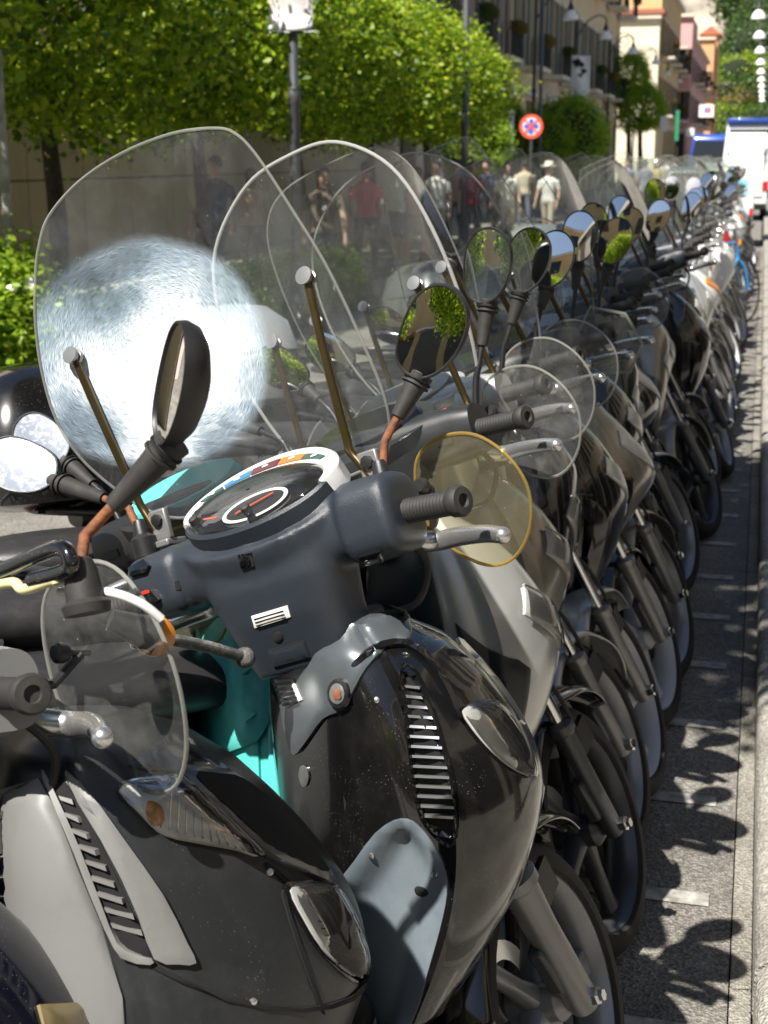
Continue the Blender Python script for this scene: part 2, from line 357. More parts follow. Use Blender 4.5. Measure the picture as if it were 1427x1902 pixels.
FRONT = {  # z, x rear, x front, half width
 'big': [(.33, -.39, -.30, .10), (.40, -.40, -.225, .165), (.52, -.405, -.135, .22), (.62, -.405, -.075, .245), (.72, -.41, -.045, .25), (.81, -.415, -.070, .235), (.89, -.415, -.125, .205), (.95, -.41, -.185, .17), (.99, -.39, -.25, .12)],
 'slim': [(.33, -.38, -.31, .10), (.42, -.41, -.26, .17), (.55, -.42, -.20, .20), (.66, -.42, -.14, .205), (.76, -.42, -.10, .195), (.85, -.41, -.12, .175), (.93, -.40, -.18, .14), (.99, -.38, -.26, .09)],
 'wedge': [(.28, -.36, -.22, .12), (.38, -.40, -.12, .19), (.48, -.43, -.05, .225), (.56, -.44, 0, .235), (.62, -.445, .02, .235), (.70, -.445, .008, .228), (.77, -.445, -.028, .215), (.84, -.445, -.078, .20), (.91, -.44, -.14, .175), (.96, -.43, -.205, .14), (.985, -.40, -.26, .09)],
 'beak': [(.33, -.38, -.31, .11), (.44, -.42, -.25, .20), (.56, -.44, -.12, .24), (.66, -.45, .02, .235), (.74, -.45, .05, .22), (.82, -.445, -.02, .20), (.90, -.43, -.14, .17), (.96, -.41, -.24, .13)],
}
for k_ in list(FRONT): FRONT[k_] = [r+(1.45 if k_ == 'wedge' else 2.0,) for r in FRONT[k_]]
FRONT['keel'] = [(.34, -.38, -.32, .08, 1.5), (.42, -.40, -.28, .14, 1.5), (.52, -.41, -.22, .18, 1.5), (.62, -.41, -.15, .205, 1.5), (.72, -.41, -.09, .21, 1.5), (.80, -.41, -.09, .195, 1.6), (.88, -.405, -.14, .165, 1.7), (.94, -.40, -.20, .13, 1.8), (.98, -.38, -.26, .09, 2.0)]
FRONT['tall'] = [(.36, -.38, -.33, .09, 2.0), (.44, -.40, -.29, .17, 2.0), (.56, -.40, -.24, .205, 1.8), (.68, -.40, -.19, .21, 1.7), (.80, -.40, -.15, .20, 1.6), (.90, -.40, -.13, .175, 1.6), (.97, -.39, -.17, .14, 1.7), (1.02, -.37, -.24, .09, 2.0)]
FRONT['blade'] = [(.34, -.38, -.33, .07, 1.4), (.42, -.41, -.28, .13, 1.4), (.54, -.42, -.17, .19, 1.3), (.64, -.42, -.05, .20, 1.3), (.70, -.42, -.005, .19, 1.3), (.78, -.42, -.06, .17, 1.4), (.86, -.41, -.14, .145, 1.5), (.93, -.40, -.22, .11, 1.7)]
FRONT['slim'] = [(r[0], r[1], r[2]-.03, r[3]*.92, 1.8) for r in FRONT['slim']]
FRONT['beak'] = [(r[0], r[1], r[2]-.055, r[3]*.86, 1.6) for r in FRONT['beak']]
FRONT['rowbig'] = [(r[0], r[1], r[2]-.045, r[3]*.86, 1.8) for r in FRONT['big']]
def ring_pt(xr, xf, w, nf, z, t):
    xc = lerp(xr, xf, .40); ct, st = math.cos(t), math.sin(t)
    if ct >= 0: return V((xc + (xf-xc)*ct**(2/nf), w*math.copysign(abs(st)**(2/(nf+.3)), st), z))
    k = min(1, max(0, (-ct-.10)/.10)); k = k*k*(3-2*k); f = 1 - .105*k*min(1, max(0, (z-.36)/.1))
    return V((xc - (xc-xr)*(-ct)**(2/3.2), f*w*math.copysign(abs(st)**(2/3.0), st), z))
def front_ring(xr, xf, w, nf, z, seg=64):
    out = []
    for k in range(seg): out.append(ring_pt(xr, xf, w, nf, z, 2*PI*k/seg))
    return out
def front_mb(style, nz=40, seg=72):
    rows = FRONT[style]; z0, z1 = rows[0][0], rows[-1][0]; m = MB(); rings = []
    for i in range(nz+1):
        z = lerp(z0, z1, i/nz); rings.append(front_ring(*table(rows, z), z, seg))
    return m.loft(rings)
def fpt(style, z, t, off=0.004):
    """point on the front body skin; t in degrees round from the nose (0) to the right rear (-180)"""
    xr, xf, w, _ = table(FRONT[style], z)
    def P(z, a): return ring_pt(*table(FRONT[style], z), z, R(a))
    p = P(z, t); n = (P(z, t+1)-P(z, t-1)).cross(P(z+.004, t)-P(z-.004, t)).normalized()
    if n.dot(p-V((lerp(xr, xf, .45), 0, z))) < 0: n = -n
    return p + n*off
def skin_patch(style, corners, off, n=12, thick=.006):
    """four corners (t, z) in order; a plate following the front body skin"""
    (a, b, c, d) = corners
    def uv(u, v): return (lerp(lerp(a[0], b[0], u), lerp(d[0], c[0], u), v), lerp(lerp(a[1], b[1], u), lerp(d[1], c[1], u), v))
    m = MB()
    def top(u, v):
        t, z = uv(u, v); e = min(u, 1-u, v, 1-v)*n
        return fpt(style, z, t, off - (.003 if e < .5 else 0))
    m.grid(top, n, n)
    edge = [(i/n, 0) for i in range(n)] + [(1, i/n) for i in range(n)] + [(1-i/n, 1) for i in range(n)] + [(0, 1-i/n) for i in range(n)]
    m.loft([[top(*e) for e in edge], [fpt(style, uv(*e)[1], uv(*e)[0], off-.003-thick) for e in edge]], cap=False)
    return m
def bars_mb(hero=False):
    m = MB(); h = 1 if hero else 0
    rows = [(.225, -.405, 1.100, .045, .046), (.19, -.405, 1.102, .052, .053), (.13, -.412, 1.104, .052, .053), (.07, -.418, 1.102, .062, .060), (0, -.42, 1.10, .070, .062)]
    rows = [(-r[0],)+r[1:] for r in rows] + [r for r in rows[::-1]][1:]
    m.loft([sellipse((x, y, z), (1, 0, 0), (0, 0, 1), a, b, 3.0, 28) for y, x, z, a, b in rows])
    m.loft([sellipse((x, 0, z), (1, 0, 0), (0, 1, 0), a, b, 3.4, 36) for z, x, a, b in ((.918, -.385, .054, .092), (.95, -.392, .060, .098), (1.0, -.408, .064, .106), (1.05, -.418, .066, .118), (1.12, -.422, .062, .135))])
    m.loft([sellipse(c, (0, 1, 0), (.82, 0, .57), a, b, 2.2, 36) for c, a, b in (((-.40, 0, 1.08), .14, .08), ((-.42, 0, 1.135), .152, .088), ((-.43, 0, 1.153), .150, .085))])
    return m
def mirror_mb():
    """mirror head in its own plane: X = normal (glass faces +X), Y = width, Z = up; stem enters at the bottom"""
    out = cat([(0, .050, -.075), (0, .066, -.01), (0, .060, .055), (0, .030, .092), (0, -.015, .095), (0, -.052, .06), (0, -.060, .0), (0, -.040, -.06), (0, .0, -.092)], 4, True)
    return out
def head_mesh():
    o = mirror_mb(); m = MB()
    c = V((0, .003, 0)); rings = []
    for d, s in ((-.002, .93), (.004, .965), (.004, 1.0), (-.010, 1.02), (-.026, .95), (-.038, .78), (-.046, .5), (-.049, .2)):
        rings.append([V((d, c.y+(p.y-c.y)*s, p.z*s)) for p in o])
    m.loft(rings); return m
def glass_mesh():
    o = mirror_mb(); m = MB(); c = V((.0025, .003, 0)); rings = []
    for s in (.945, .7, .4, .1): rings.append([V((.0005+.0022*(1-s*s), .003+(p.y-.003)*s, p.z*s)) for p in o])
    m.loft(rings, cap=False); n = len(o); m.f.append(tuple(range(len(m.v)-n, len(m.v)))); return m
def mirror(root, S, side, base, joint, head, normal, lod=0, stem='black_plastic', glass='mirror_glass', roll=0, boot=True, scale=1.0):
    """a mirror: its stem from base to head; head = centre of the glass, normal = where the glass looks"""
    base, joint, head = V(base), V(joint), V(head); n = V(normal).normalized()
    up = (head-joint).normalized(); up = (up - n*up.dot(n)).normalized(); ya = up.cross(n)
    B = Matrix((n, ya*side, up)).transposed().to_4x4(); M = Matrix.Translation(head) @ B @ Matrix.Scale(scale, 4)
    m = obj('mirror', cached(('head',), head_mesh, 'mirror_shell'), 'black_plastic', root); m.matrix_local = S @ M; STEERED.add(m.name)
    obj('glass', cached(('glass',), glass_mesh, 'mirror_glass'), glass, m)
    I = M.inverted()
    foot = head - up*.085*scale - n*.022*scale
    path = cat([base, lerp(base, joint, .55)+V((0, 0, .012)), joint, lerp(joint, foot, .6), foot], 6)
    k = len(path)*6//10
    obj('stem', MB().tube([I @ p for p in path[:k+2]], .0062/scale, 10), stem, m)
    if boot:
        pb = path[k:]; nn = len(pb); rr = []
        for i in range(nn):
            t = i/(nn-1); rr.append(lerp(.0105, .020, t)/scale)
        obj('boot', MB().tube([I @ p for p in pb], rr, 14), 'rubber', m)
        for q in (.72, .80, .88):
            p = I @ pb[min(nn-1, int(q*(nn-1)))]; d = (I.to_3x3() @ (pb[-1]-pb[0])).normalized()
            obj('boot_ring', MB().ring([(.012/scale, -.0018), (.021/scale, -.0018), (.021/scale, .0018), (.012/scale, .0018)], p, d, 16), 'rubber', m)
    else: obj('boot', MB().tube([I @ p for p in path[k:]], .0085/scale, 10), 'black_plastic', m)
    return m
def grip_mb(side, hero=True):
    a = V((-.405, side*.20, 1.100)); b = V((-.442, side*.335, 1.085)); d = (b-a).normalized(); L = (b-a).length; m = MB()
    pr = [(.030, -.012), (.031, 0), (.026, .004), (.0265, .014), (.020, .018), (.0175, .028)]
    k = .03
    while k < L-.022: pr += [(.0182, k), (.0168, k+.004)]; k += .0065
    pr += [(.0178, L-.02), (.0215, L-.016), (.0225, L-.004), (.0195, L+.001), (.010, L+.002), (.009, L-.003), (.0005, L-.003)]
    m.lathe(pr, a, d, 22); return m
def lever_mb(side):
    p = cat([(-.350, side*.185, 1.062), (-.322, side*.215, 1.050), (-.330, side*.26, 1.046), (-.352, side*.31, 1.038), (-.372, side*.345, 1.028)], 6)
    m = MB(); n = len(p); m.tube(p, [lerp(.0135, .0095, i/(n-1)) for i in range(n)], 14, flat=1.25); m.ball(p[-1], (.0125, .0125, .0125), 12, 8); return m
def guard_pts(y, z):  # surface of a hand guard in front of the grip
    return V((-.285 - 1.3*(abs(y)-.27)**2 - .15*(z-1.1), y, z))
def guard_outline(side):
    return [(side*y, z) for y, z in ((.19, 1.06), (.185, 1.13), (.205, 1.185), (.255, 1.205), (.315, 1.19), (.36, 1.14), (.375, 1.08), (.35, 1.02), (.30, .985), (.245, .995))]
def guard(root, S, side, mat='clear_screen', edge='clear_edge', sc=1.0, hexa=False):
    raw = guard_outline(side)
    if hexa: raw = [(side*y, z) for y, z in ((.19, 1.03), (.20, 1.15), (.25, 1.20), (.34, 1.15), (.36, 1.06), (.30, 1.0))]
    cy_, cz_ = side*.275, 1.10
    raw = [(cy_+(y-cy_)*sc, cz_+(z-cz_)*sc) for y, z in raw]
    o2 = [V((p.x, p.y)) for p in (cat([(y, z, 0) for y, z in raw], 1 if hexa else 5, True))]
    m = MB(); c = V((sum(p.x for p in o2)/len(o2), sum(p.y for p in o2)/len(o2))); rings = []
    for s in (1, .8, .6, .4, .2, .03): rings.append([guard_pts(c.x+(p.x-c.x)*s, c.y+(p.y-c.y)*s) for p in o2])
    m.loft(rings, cap=False); m.f.append(tuple(range(len(m.v)-len(o2), len(m.v))))
    g = spart('hand_guard', m, mat, root, S)
    e = rings[0]; obj('guard_edge', MB().tube(e+[e[0]], .0026 if not hexa else .0045, 8, cap=False), edge, g)
    obj('guard_knob', MB().lathe([(.004, 0), (.004, .03), (.010, .031), (.0125, .036), (.0125, .045), (.009, .049)], guard_pts(side*.215, 1.13)+V((.012, 0, 0)), (-1, 0, .1), 14), 'black_plastic', g)
    obj('guard_arm', MB().tube([guard_pts(side*.215, 1.13), V((-.33, side*.205, 1.10)), V((-.395, side*.20, 1.10))], .006, 8), 'black_plastic', g)
    return g
def screen_x(y, z, lean=.30, curve=1.0, x0=-.29): return x0 - lean*(z-1.12) - curve*y*y
def screen(root, S, outline, mat='clear_screen', edge='clear_edge', er=.0028, lean=.30, curve=1.0, x0=-.29):
    """windscreen from a closed outline [(y, z)] on a curved sheet"""
    o2 = [V((p.x, p.y)) for p in cat([(y, z, 0) for y, z in outline], 6, True)]
    c = V((sum(p.x for p in o2)/len(o2), sum(p.y for p in o2)/len(o2))); m = MB(); rings = []
    P = lambda y, z: V((screen_x(y, z, lean, curve, x0), y, z))
    for i in range(13): s = 1-i/12.3; rings.append([P(c.x+(p.x-c.x)*s, c.y+(p.y-c.y)*s) for p in o2])
    m.loft(rings, cap=False); m.f.append(tuple(range(len(m.v)-len(o2), len(m.v))))
    w = spart('windscreen', m, mat, root, S); e = rings[0]
    obj('edge_trim', MB().tube(e+[e[0]], er, 8, cap=False), edge, w); return w
def rod(w, base, mid, mount, mat='brass_rod', r=.0068):
    p = cat([base, lerp(V(base), V(mid), .12), mid], 3) + cat([mid, lerp(V(mid), V(mount), .5)+V((-.004, 0, .008)), mount], 5)[1:]
    o = obj('stay_rod', MB().tube(p, r, 12), mat, w)
    d = (V(mount)-p[-3]).normalized()
    obj('stay_bolt', MB().lathe([(.006, -.012), (.012, -.010), (.013, -.004), (.010, -.003), (.010, .004), (.014, .005), (.014, .009), (.006, .010)], mount, (-1, 0, .25), 14), 'fork_grey', w)
    return o
SCREENS = {
 'tall': [(-.13, 1.10), (-.185, 1.20), (-.215, 1.36), (-.212, 1.53), (-.185, 1.63), (-.12, 1.685), (0, 1.70), (.12, 1.685), (.185, 1.63), (.212, 1.53), (.215, 1.36), (.185, 1.20), (.13, 1.10)],
 'angled': [(-.11, 1.10), (-.20, 1.22), (-.225, 1.34), (-.19, 1.52), (-.15, 1.66), (-.10, 1.70), (.10, 1.70), (.15, 1.66), (.19, 1.52), (.225, 1.34), (.20, 1.22), (.11, 1.10)],
 'round': [(-.14, 1.08), (-.23, 1.16), (-.275, 1.30), (-.275, 1.46), (-.23, 1.59), (-.12, 1.68), (0, 1.70), (.12, 1.68), (.23, 1.59), (.275, 1.46), (.275, 1.30), (.23, 1.16), (.14, 1.08)],
 'low': [(-.12, 1.10), (-.19, 1.17), (-.22, 1.28), (-.20, 1.40), (-.11, 1.48), (.11, 1.48), (.20, 1.40), (.22, 1.28), (.19, 1.17), (.12, 1.10)],
}
def rear_mb():
    rows = [(-.80, .42, .10, .12), (-.88, .50, .17, .18), (-1.0, .56, .195, .21), (-1.2, .60, .20, .19), (-1.45, .66, .18, .135), (-1.65, .72, .13, .09), (-1.76, .76, .07, .05)]
    m = MB(); n = 16
    m.loft([sellipse((x, 0, z), (0, 1, 0), (0, 0, 1), w, h, 2.8, 28) for x, z, w, h in [(lerp(-.80, -1.76, i/n),)+tuple(table([(-r[0],)+r[1:] for r in rows], -lerp(-.80, -1.76, i/n))) for i in range(n+1)]])
    return m
def seat_mb():
    rows = [(.74, .73, .07, .03), (.80, .75, .13, .05), (.95, .765, .155, .06), (1.12, .775, .165, .058), (1.25, .815, .165, .062), (1.45, .835, .155, .056), (1.60, .84, .12, .045), (1.66, .84, .06, .025)]
    m = MB(); n = 20
    m.loft([sellipse((-x, 0, z), (0, 1, 0), (0, 0, 1), w, h, 2.7, 24) for x, z, w, h in [(lerp(.74, 1.66, i/n),)+tuple(table(rows, lerp(.74, 1.66, i/n))) for i in range(n+1)]])
    return m
def floor_mb():
    rows = [(.40, .40, .15, .05), (.46, .31, .17, .035), (.60, .27, .185, .03), (.78, .28, .19, .035), (.86, .36, .17, .06)]
    return MB().loft([sellipse((-x, 0, z), (0, 1, 0), (0, 0, 1), w, h, 4, 24) for x, z, w, h in rows])
def scooter(cfg):
    """one scooter, thing > part > sub-part"""
    g = cfg.get; x, y, psi, lean, st = g('x', -.24), g('y'), g('psi', 46), g('lean', 9), R(g('steer', 35))
    root = empty('parked_scooter'); root.matrix_world = pose_m(x, y, psi, lean); S = Matrix.Translation(g('smove', (0, 0, 0))) @ steer_m(st); lod = g('lod', 0); fs = g('front', 'big')
    tag(root, cfg['label'], 'scooter', 'scooters parked in a row along the kerb')
    body, plas = g('body', 'black_gloss'), g('plastic', 'slate_plastic')
    D = {'root': root, 'S': S, 'M': pose_m(x, y, psi, lean)}
    nseg = (40, 72) if lod == 0 else ((20, 40) if lod == 1 else (12, 24))
    D['front'] = obj('front_body', cached(('front', fs, nseg), lambda: front_mb(fs, *nseg), 'front_body'), body, root)
    wheel(root, S, (0, 0, WR), g('alloy', 'alloy'), lod, g('spokes', 5))
    for s in (-1, 1):
        a = V((.0, s*.080, WR)) ; up = AX
        q_ = g('fr', 1.0); fk = spart('fork_leg', cached(('fork', s, q_), lambda: MB().tube([a-up*.02, a+up*.0, a+up*.16, a+up*.245], [.018*q_, .022*q_, .021*q_, .024*q_], 16).lathe([(.026*q_, .245), (.029*q_, .25), (.029*q_, .268), (.02*q_, .275)], a, up, 16), 'fork_leg'), g('fork', 'fork_grey'), root, S)
        obj('stanchion', cached(('stan', s), lambda: MB().tube([a+up*.25, a+up*.48], .0145, 12), 'stanchion'), 'chrome', fk)
        if lod < 2: obj('axle_nut', cached(('nut', s), lambda: MB().lathe([(.016, 0), (.016, s*.014), (.010, s*.016), (.010, s*.024)], a+V((0, s*.02, 0)), (0, 1, 0), 6), 'axle_nut', angle=20), 'chrome', fk)
    if g('fender', 0) is not None:
        fd = spart('front_fender', cached(('fender', g('fender', 0)), lambda: fender_mb(g('fender', 0)), 'front_fender'), g('fendermat', body), root, S, solid=.004)
        for s in (-1, 1): obj('fender_stay', cached(('fstay', s), lambda: MB().box((-.02, s*.073, WR+.19), (.10, .012, .06), Matrix.Rotation(R(-25), 3, 'Y')), 'fender_stay'), 'black_plastic', fd)
    # nose details
    if g('indicators', True):
        for s in (-1, 1):
            o = obj('indicator', cached(('ind', fs, s), lambda: skin_patch(fs, [(s*30, .70), (s*74, .80), (s*62, .845), (s*22, .77)], .006), 'indicator'), 'lens_reflector' if lod == 0 else g('lens', 'lens_reflector'), D['front'])
            if lod == 0: obj('indicator_lens', cached(('indl', fs, s), lambda: skin_patch(fs, [(s*28, .695), (s*76, .797), (s*63, .85), (s*20, .775)], .014), 'indicator_lens'), 'clear_lens', o)
        h = obj('headlight', cached(('hl', fs), lambda: skin_patch(fs, [(-26, .60), (26, .60), (34, .70), (-34, .70)], .006), 'headlight'), 'lens_reflector', D['front'])
    if g('grille', False) and lod < 2:
        for s in (-1,):
            for k in range(9): obj('grille_slat', cached(('gs', fs, k), lambda: skin_patch(fs, [(s*95, .57+k*.022), (s*122, .585+k*.022), (s*122, .591+k*.022), (s*95, .576+k*.022)], .006, 4), 'grille_slat'), g('slat', 'dark_alloy'), D['front'])
    obj('side_panel', cached(('sp', fs), lambda: skin_patch(fs, [(-84, .46), (-128, .50), (-124, .80), (-80, .70)], .007, 18, .006), 'side_panel'), g('panel', plas), D['front'])
    if not g('noinner'):
        obj('inner_shield', cached(('inner', fs), lambda: skin_patch(fs, [(-137, .42), (-223, .42), (-223, .94), (-137, .94)], .009, 18), 'inner_shield'), g('inner', 'black_plastic'), D['front'])
    # bars
    if not g('nobars'):
        bm_ = cached(('bars',), bars_mb, 'handlebar_cover')
        D['bars'] = spart('handlebar_cover', bm_, g('barmat', plas), root, S)
        d = obj('instrument_panel', cached(('dash',), lambda: MB().loft([sellipse(c, (0, 1, 0), (.82, 0, .57), a, b, 2.2, 30) for c, a, b in (((-.428, 0, 1.155), .125, .068), ((-.436, 0, 1.168), .118, .062), ((-.436, 0, 1.168), .02, .01))]), 'instrument_panel'), g('dashmat', 'black_gloss_clean'), D['bars'])
    for s in (-1, 1):
        if s == 1 and g('noleft'): continue
        spart('grip', cached(('grip', s), lambda: grip_mb(s), 'grip'), 'rubber', root, S)
        spart('brake_lever', cached(('lev', s), lambda: lever_mb(s), 'brake_lever'), g('lever', 'silver_lever'), root, S)
        if lod < 2:
            sw = spart('switch_pod', cached(('pod', s), lambda: MB().loft([sellipse((-.408, s*yy, 1.098), (1, 0, 0), (0, 0, 1), a, b, 3.4, 20) for yy, a, b in ((.135, .047, .047), (.15, .051, .050), (.195, .048, .047), (.205, .038, .038))]), 'switch_pod'), g('pod', plas), root, S)
            obj('switch', cached(('sw', s), lambda: MB().box((-.455, s*.172, 1.09), (.014, .032, .014)), 'switch'), 'black_plastic', sw)
            if s == -1: obj('kill_switch', cached(('ks',), lambda: MB().box((-.435, -.172, 1.137), (.022, .022, .018), Matrix.Rotation(R(30), 3, 'Y')), 'kill_switch'), g('kill', 'red_switch'), sw)
    if lod < 2:
        spart('brake_hose', cached(('hose',), lambda: MB().tube(cat([(-.372, -.195, 1.065), (-.34, -.20, 1.02), (-.345, -.17, .97), (-.355, -.11, .965), (-.36, -.07, .95)], 6), .0055, 8), 'brake_hose'), 'rubber', root, S)
        cal = spart('brake_caliper', cached(('cal',), lambda: MB().box((-.045, -.066, WR+.075), (.055, .03, .10), Matrix.Rotation(R(-30), 3, 'Y')), 'brake_caliper'), 'dark_alloy', root, S, bevel=.008)
        obj('caliper_bolt', cached(('calb',), lambda: MB().lathe([(.009, 0), (.009, .008), (.004, .010)], (-.045, -.081, WR+.08), (0, -1, 0), 6), 'caliper_bolt', angle=20), 'chrome', cal)
        obj('brake_line', cached(('bline',), lambda: MB().tube(cat([(-.05, -.07, WR+.12), (-.09, -.10, WR+.22), (-.16, -.10, WR+.34), (-.24, -.06, WR+.46)], 5), .005, 8), 'brake_line'), 'rubber', cal)
    mr = g('mirrors', ((-1, (-.37, -.205, 1.13), (-.365, -.24, 1.22), (-.37, -.32, 1.335), (-1, .10, .08)), (1, (-.37, .205, 1.13), (-.365, .24, 1.22), (-.37, .33, 1.335), (-1, -.10, .05))))
    for q in mr: mirror(root, S, *q[:5], lod=lod, stem=g('stem', 'black_plastic'), glass=q[5] if len(q) > 5 else 'mirror_glass', boot=(lod < 2), scale=q[6] if len(q) > 6 else g('mscale', .74))
    sc = g('screen')
    if sc and sc != 'hero':
        ol = SCREENS[sc]; k = g('sh', 1.0); kw = g('sw', 1.0); ol = [(yy*kw, 1.08+(z-1.08)*k) for yy, z in ol]
        w = screen(root, S, ol, g('screenmat', 'clear_screen'), g('edge', 'clear_edge'), g('er', .0019), lean=g('slean', .38 if sc == 'angled' else .33))
        if lod < 2 and g('rods', True):
            for s in (-1, 1): rod(w, (-.37, s*.19, 1.125), (-.36, s*.19, 1.16), (screen_x(.17, 1.40, g('slean', .38 if sc == 'angled' else .33))-.012, s*.17, 1.40), g('rodmat', 'brass_rod'))
    if g('guards'):
        for s in (-1, 1):
            if s == 1 and lod > 0: continue
            guard(root, S, s, g('guardmat', 'clear_guard'), g('gedge', 'clear_edge'), g('gsc', 1.0), g('hexa', False))
    # floor, seat, tail
    obj('footboard', cached(('floor',), floor_mb, 'footboard'), 'black_plastic', root)
    rb = obj('rear_body', cached(('rear',), rear_mb, 'rear_body'), g('rear', body), root)
    obj('tail_light', cached(('tail',), lambda: MB().ball((-1.755, 0, .765), (.03, .06, .03)), 'tail_light'), 'red_lens', rb)
    obj('seat', cached(('seat',), seat_mb, 'seat'), g('seat', 'seat_vinyl'), root)
    wheel(root, S, (-1.33, 0, WR), g('alloy', 'alloy'), 2, 5, steer=False, name='rear_wheel')
    obj('grab_rail', cached(('rail',), lambda: MB().tube(cat([(-1.42, .15, .80), (-1.60, .16, .85), (-1.74, .09, .87), (-1.76, 0, .87), (-1.74, -.09, .87), (-1.60, -.16, .85), (-1.42, -.15, .80)], 5), .011, 10), 'grab_rail'), g('rail', 'dark_alloy'), root)
    if lod < 2:
        obj('exhaust', cached(('exh',), lambda: MB().tube([(-.95, -.12, .22), (-1.15, -.16, .24), (-1.25, -.18, .28), (-1.60, -.19, .36), (-1.66, -.19, .37)], [.018, .02, .05, .055, .03], 14), 'exhaust'), 'dark_alloy', root)
        obj('side_stand', cached(('stand',), lambda: MB().tube([(-.85, .10, .24), (-.80, .20, .02+.04)], .012, 8), 'side_stand'), 'dark_alloy', root)
    if g('topcase'):
        tcz = obj('top_case', cached(('case',), lambda: MB().loft([sellipse((-1.72, 0, z), (1, 0, 0), (0, 1, 0), a, b, 3, 28) for z, a, b in ((.88, .15, .17), (.90, .19, .21), (1.02, .205, .23), (1.04, .20, .225), (1.05, .205, .23), (1.14, .18, .20), (1.19, .12, .14), (1.205, .04, .05))]), 'top_case'), g('topcase'), root)
        obj('case_plate', cached(('plate',), lambda: MB().box((-1.66, 0, .875), (.22, .18, .02)), 'case_plate'), 'black_plastic', root)
    return D
# ------------------------------------------------------------------ pieces fitted onto a curved skin
def bvh_of(items):
    vs_, fs_ = [], []
    for o, M in items:
        b = len(vs_); vs_ += [M @ v.co for v in o.data.vertices]; fs_ += [tuple(b+i for i in p.vertices) for p in o.data.polygons]
    return BVHTree.FromPolygons(vs_, fs_)
def inside(p, poly):
    c = False; n = len(poly)
    for i in range(n):
        a, b = poly[i], poly[(i+1) % n]
        if (a[1] > p[1]) != (b[1] > p[1]) and p[0] < (b[0]-a[0])*(p[1]-a[1])/(b[1]-a[1])+a[0]: c = not c
    return c
def edge_dist(p, poly):
    d = 1e9; p = V(p)
    for i in range(len(poly)):
        a, b = V(poly[i]), V(poly[(i+1) % len(poly)]); e = b-a; t = max(0, min(1, (p-a).dot(e)/max(e.length_squared, 1e-9))); d = min(d, (p-a-e*t).length)
    return d
def fitted(name, D, bvh, poly, mat, parent, off=.004, sink=0.0, sinkw=30, thick=.006, step=14, smooth=3, steer=False, dome=0.0, flatn=None):
    """a thin solid plate whose outline lies on the skin of the body (bvh); sink makes it a hollow tray, dome a swollen lens"""
    pl = [V((p.x, p.y)) for p in cat([(a, b, 0) for a, b in poly], smooth, True)] if smooth > 1 else [V(p) for p in poly]
    n = len(pl); pts = list(pl); xs = [p.x for p in pl]; ys = [p.y for p in pl]
    yy = min(ys)+step*.5; row = 0
    while yy < max(ys):
        xx = min(xs)+step*(.5 if row % 2 else 0)
        while xx < max(xs):
            if inside((xx, yy), pl) and edge_dist((xx, yy), pl) > step*.45: pts.append(V((xx, yy)))
            xx += step
        yy += step*.87; row += 1
    r = geometry.delaunay_2d_cdt(pts, [], [list(range(n))], 1, 1e-4)
    W = D['M'] @ D['S'] if steer else D['M']; I = W.inverted(); o = V(cam.location); top = []; hits = []
    for p in r[0]:
        d = ray(p.x, p.y).normalized(); h = bvh.ray_cast(o, d); hits.append((h[0], h[1], d))
    ok = [h for h in hits if h[0] is not None]
    if not ok: print('NOHIT', name); return None
    c0 = sum((h[0] for h in ok), V((0, 0, 0)))/len(ok); n0 = sum((h[1] for h in ok), V((0, 0, 0))).normalized()
    if n0.dot(o-c0) < 0: n0 = -n0
    miss = len(hits)-len(ok)
    if miss: print('MISS', name, miss, len(hits))
    bot = []
    for p, (h, nn, d) in zip(r[0], hits):
        if h is None:
            den = d.dot(n0); t = (c0-o).dot(n0)/den if abs(den) > .05 else (c0-o).length; h = o + d*min(t, (c0-o).length*1.15); nn = n0
        if nn.dot(d) > 0: nn = -nn
        nn = (nn*.5+n0*.5).normalized() if flatn is None else n0
        e = edge_dist(p, pl); k = min(1, e/sinkw); k = k*k*(3-2*k); q = h + nn*(off - sink*k + dome*min(1, e/sinkw)**.5 - (.0015 if e < 1 else 0))
        top.append(I @ q); bot.append(I @ (q - nn*thick))
    mb = MB(); m = len(top); mb.add(top, [tuple(f) for f in r[2]])
    mb.add(bot, [tuple(reversed(f)) for f in r[2]])
    from collections import Counter
    cnt = Counter(); dirs = {}
    for f in r[2]:
        for a, b in zip(f, f[1:]+f[:1]): cnt[frozenset((a, b))] += 1; dirs[frozenset((a, b))] = (a, b)
    mb.f += [(dirs[k][0], dirs[k][1], dirs[k][1]+m, dirs[k][0]+m) for k, c in cnt.items() if c == 1]
    return obj(name, mb, mat, parent, angle=50)
def cut(o, M, poly, n0=None):
    """an opening in the skin where another piece is let in"""
    bm = bmesh.new(); bm.from_mesh(o.data); kill = []
    M3 = M.to_3x3()
    for f in bm.faces:
        c = M @ f.calc_center_median()
        if (M3 @ f.normal).dot(V(cam.location)-c) > 0 and inside(to_px(c), poly): kill.append(f)
    bmesh.ops.delete(bm, geom=kill, context='FACES'); me = o.data.copy(); bm.to_mesh(me); bm.free(); o.data = me
def grow(poly, k):
    c = V((sum(p[0] for p in poly)/len(poly), sum(p[1] for p in poly)/len(poly))); return [tuple(c+(V(p)-c)*k) for p in poly]
def loc_at(D, px, py, axis, val, steer=True):
    """where the line of sight meets a plane of the scooter's own frame"""
    W = D['M'] @ D['S'] if steer else D['M']; I = W.inverted(); c = I @ V(cam.location); d = I.to_3x3() @ ray(px, py); return c + d*((val-c[axis])/d[axis])
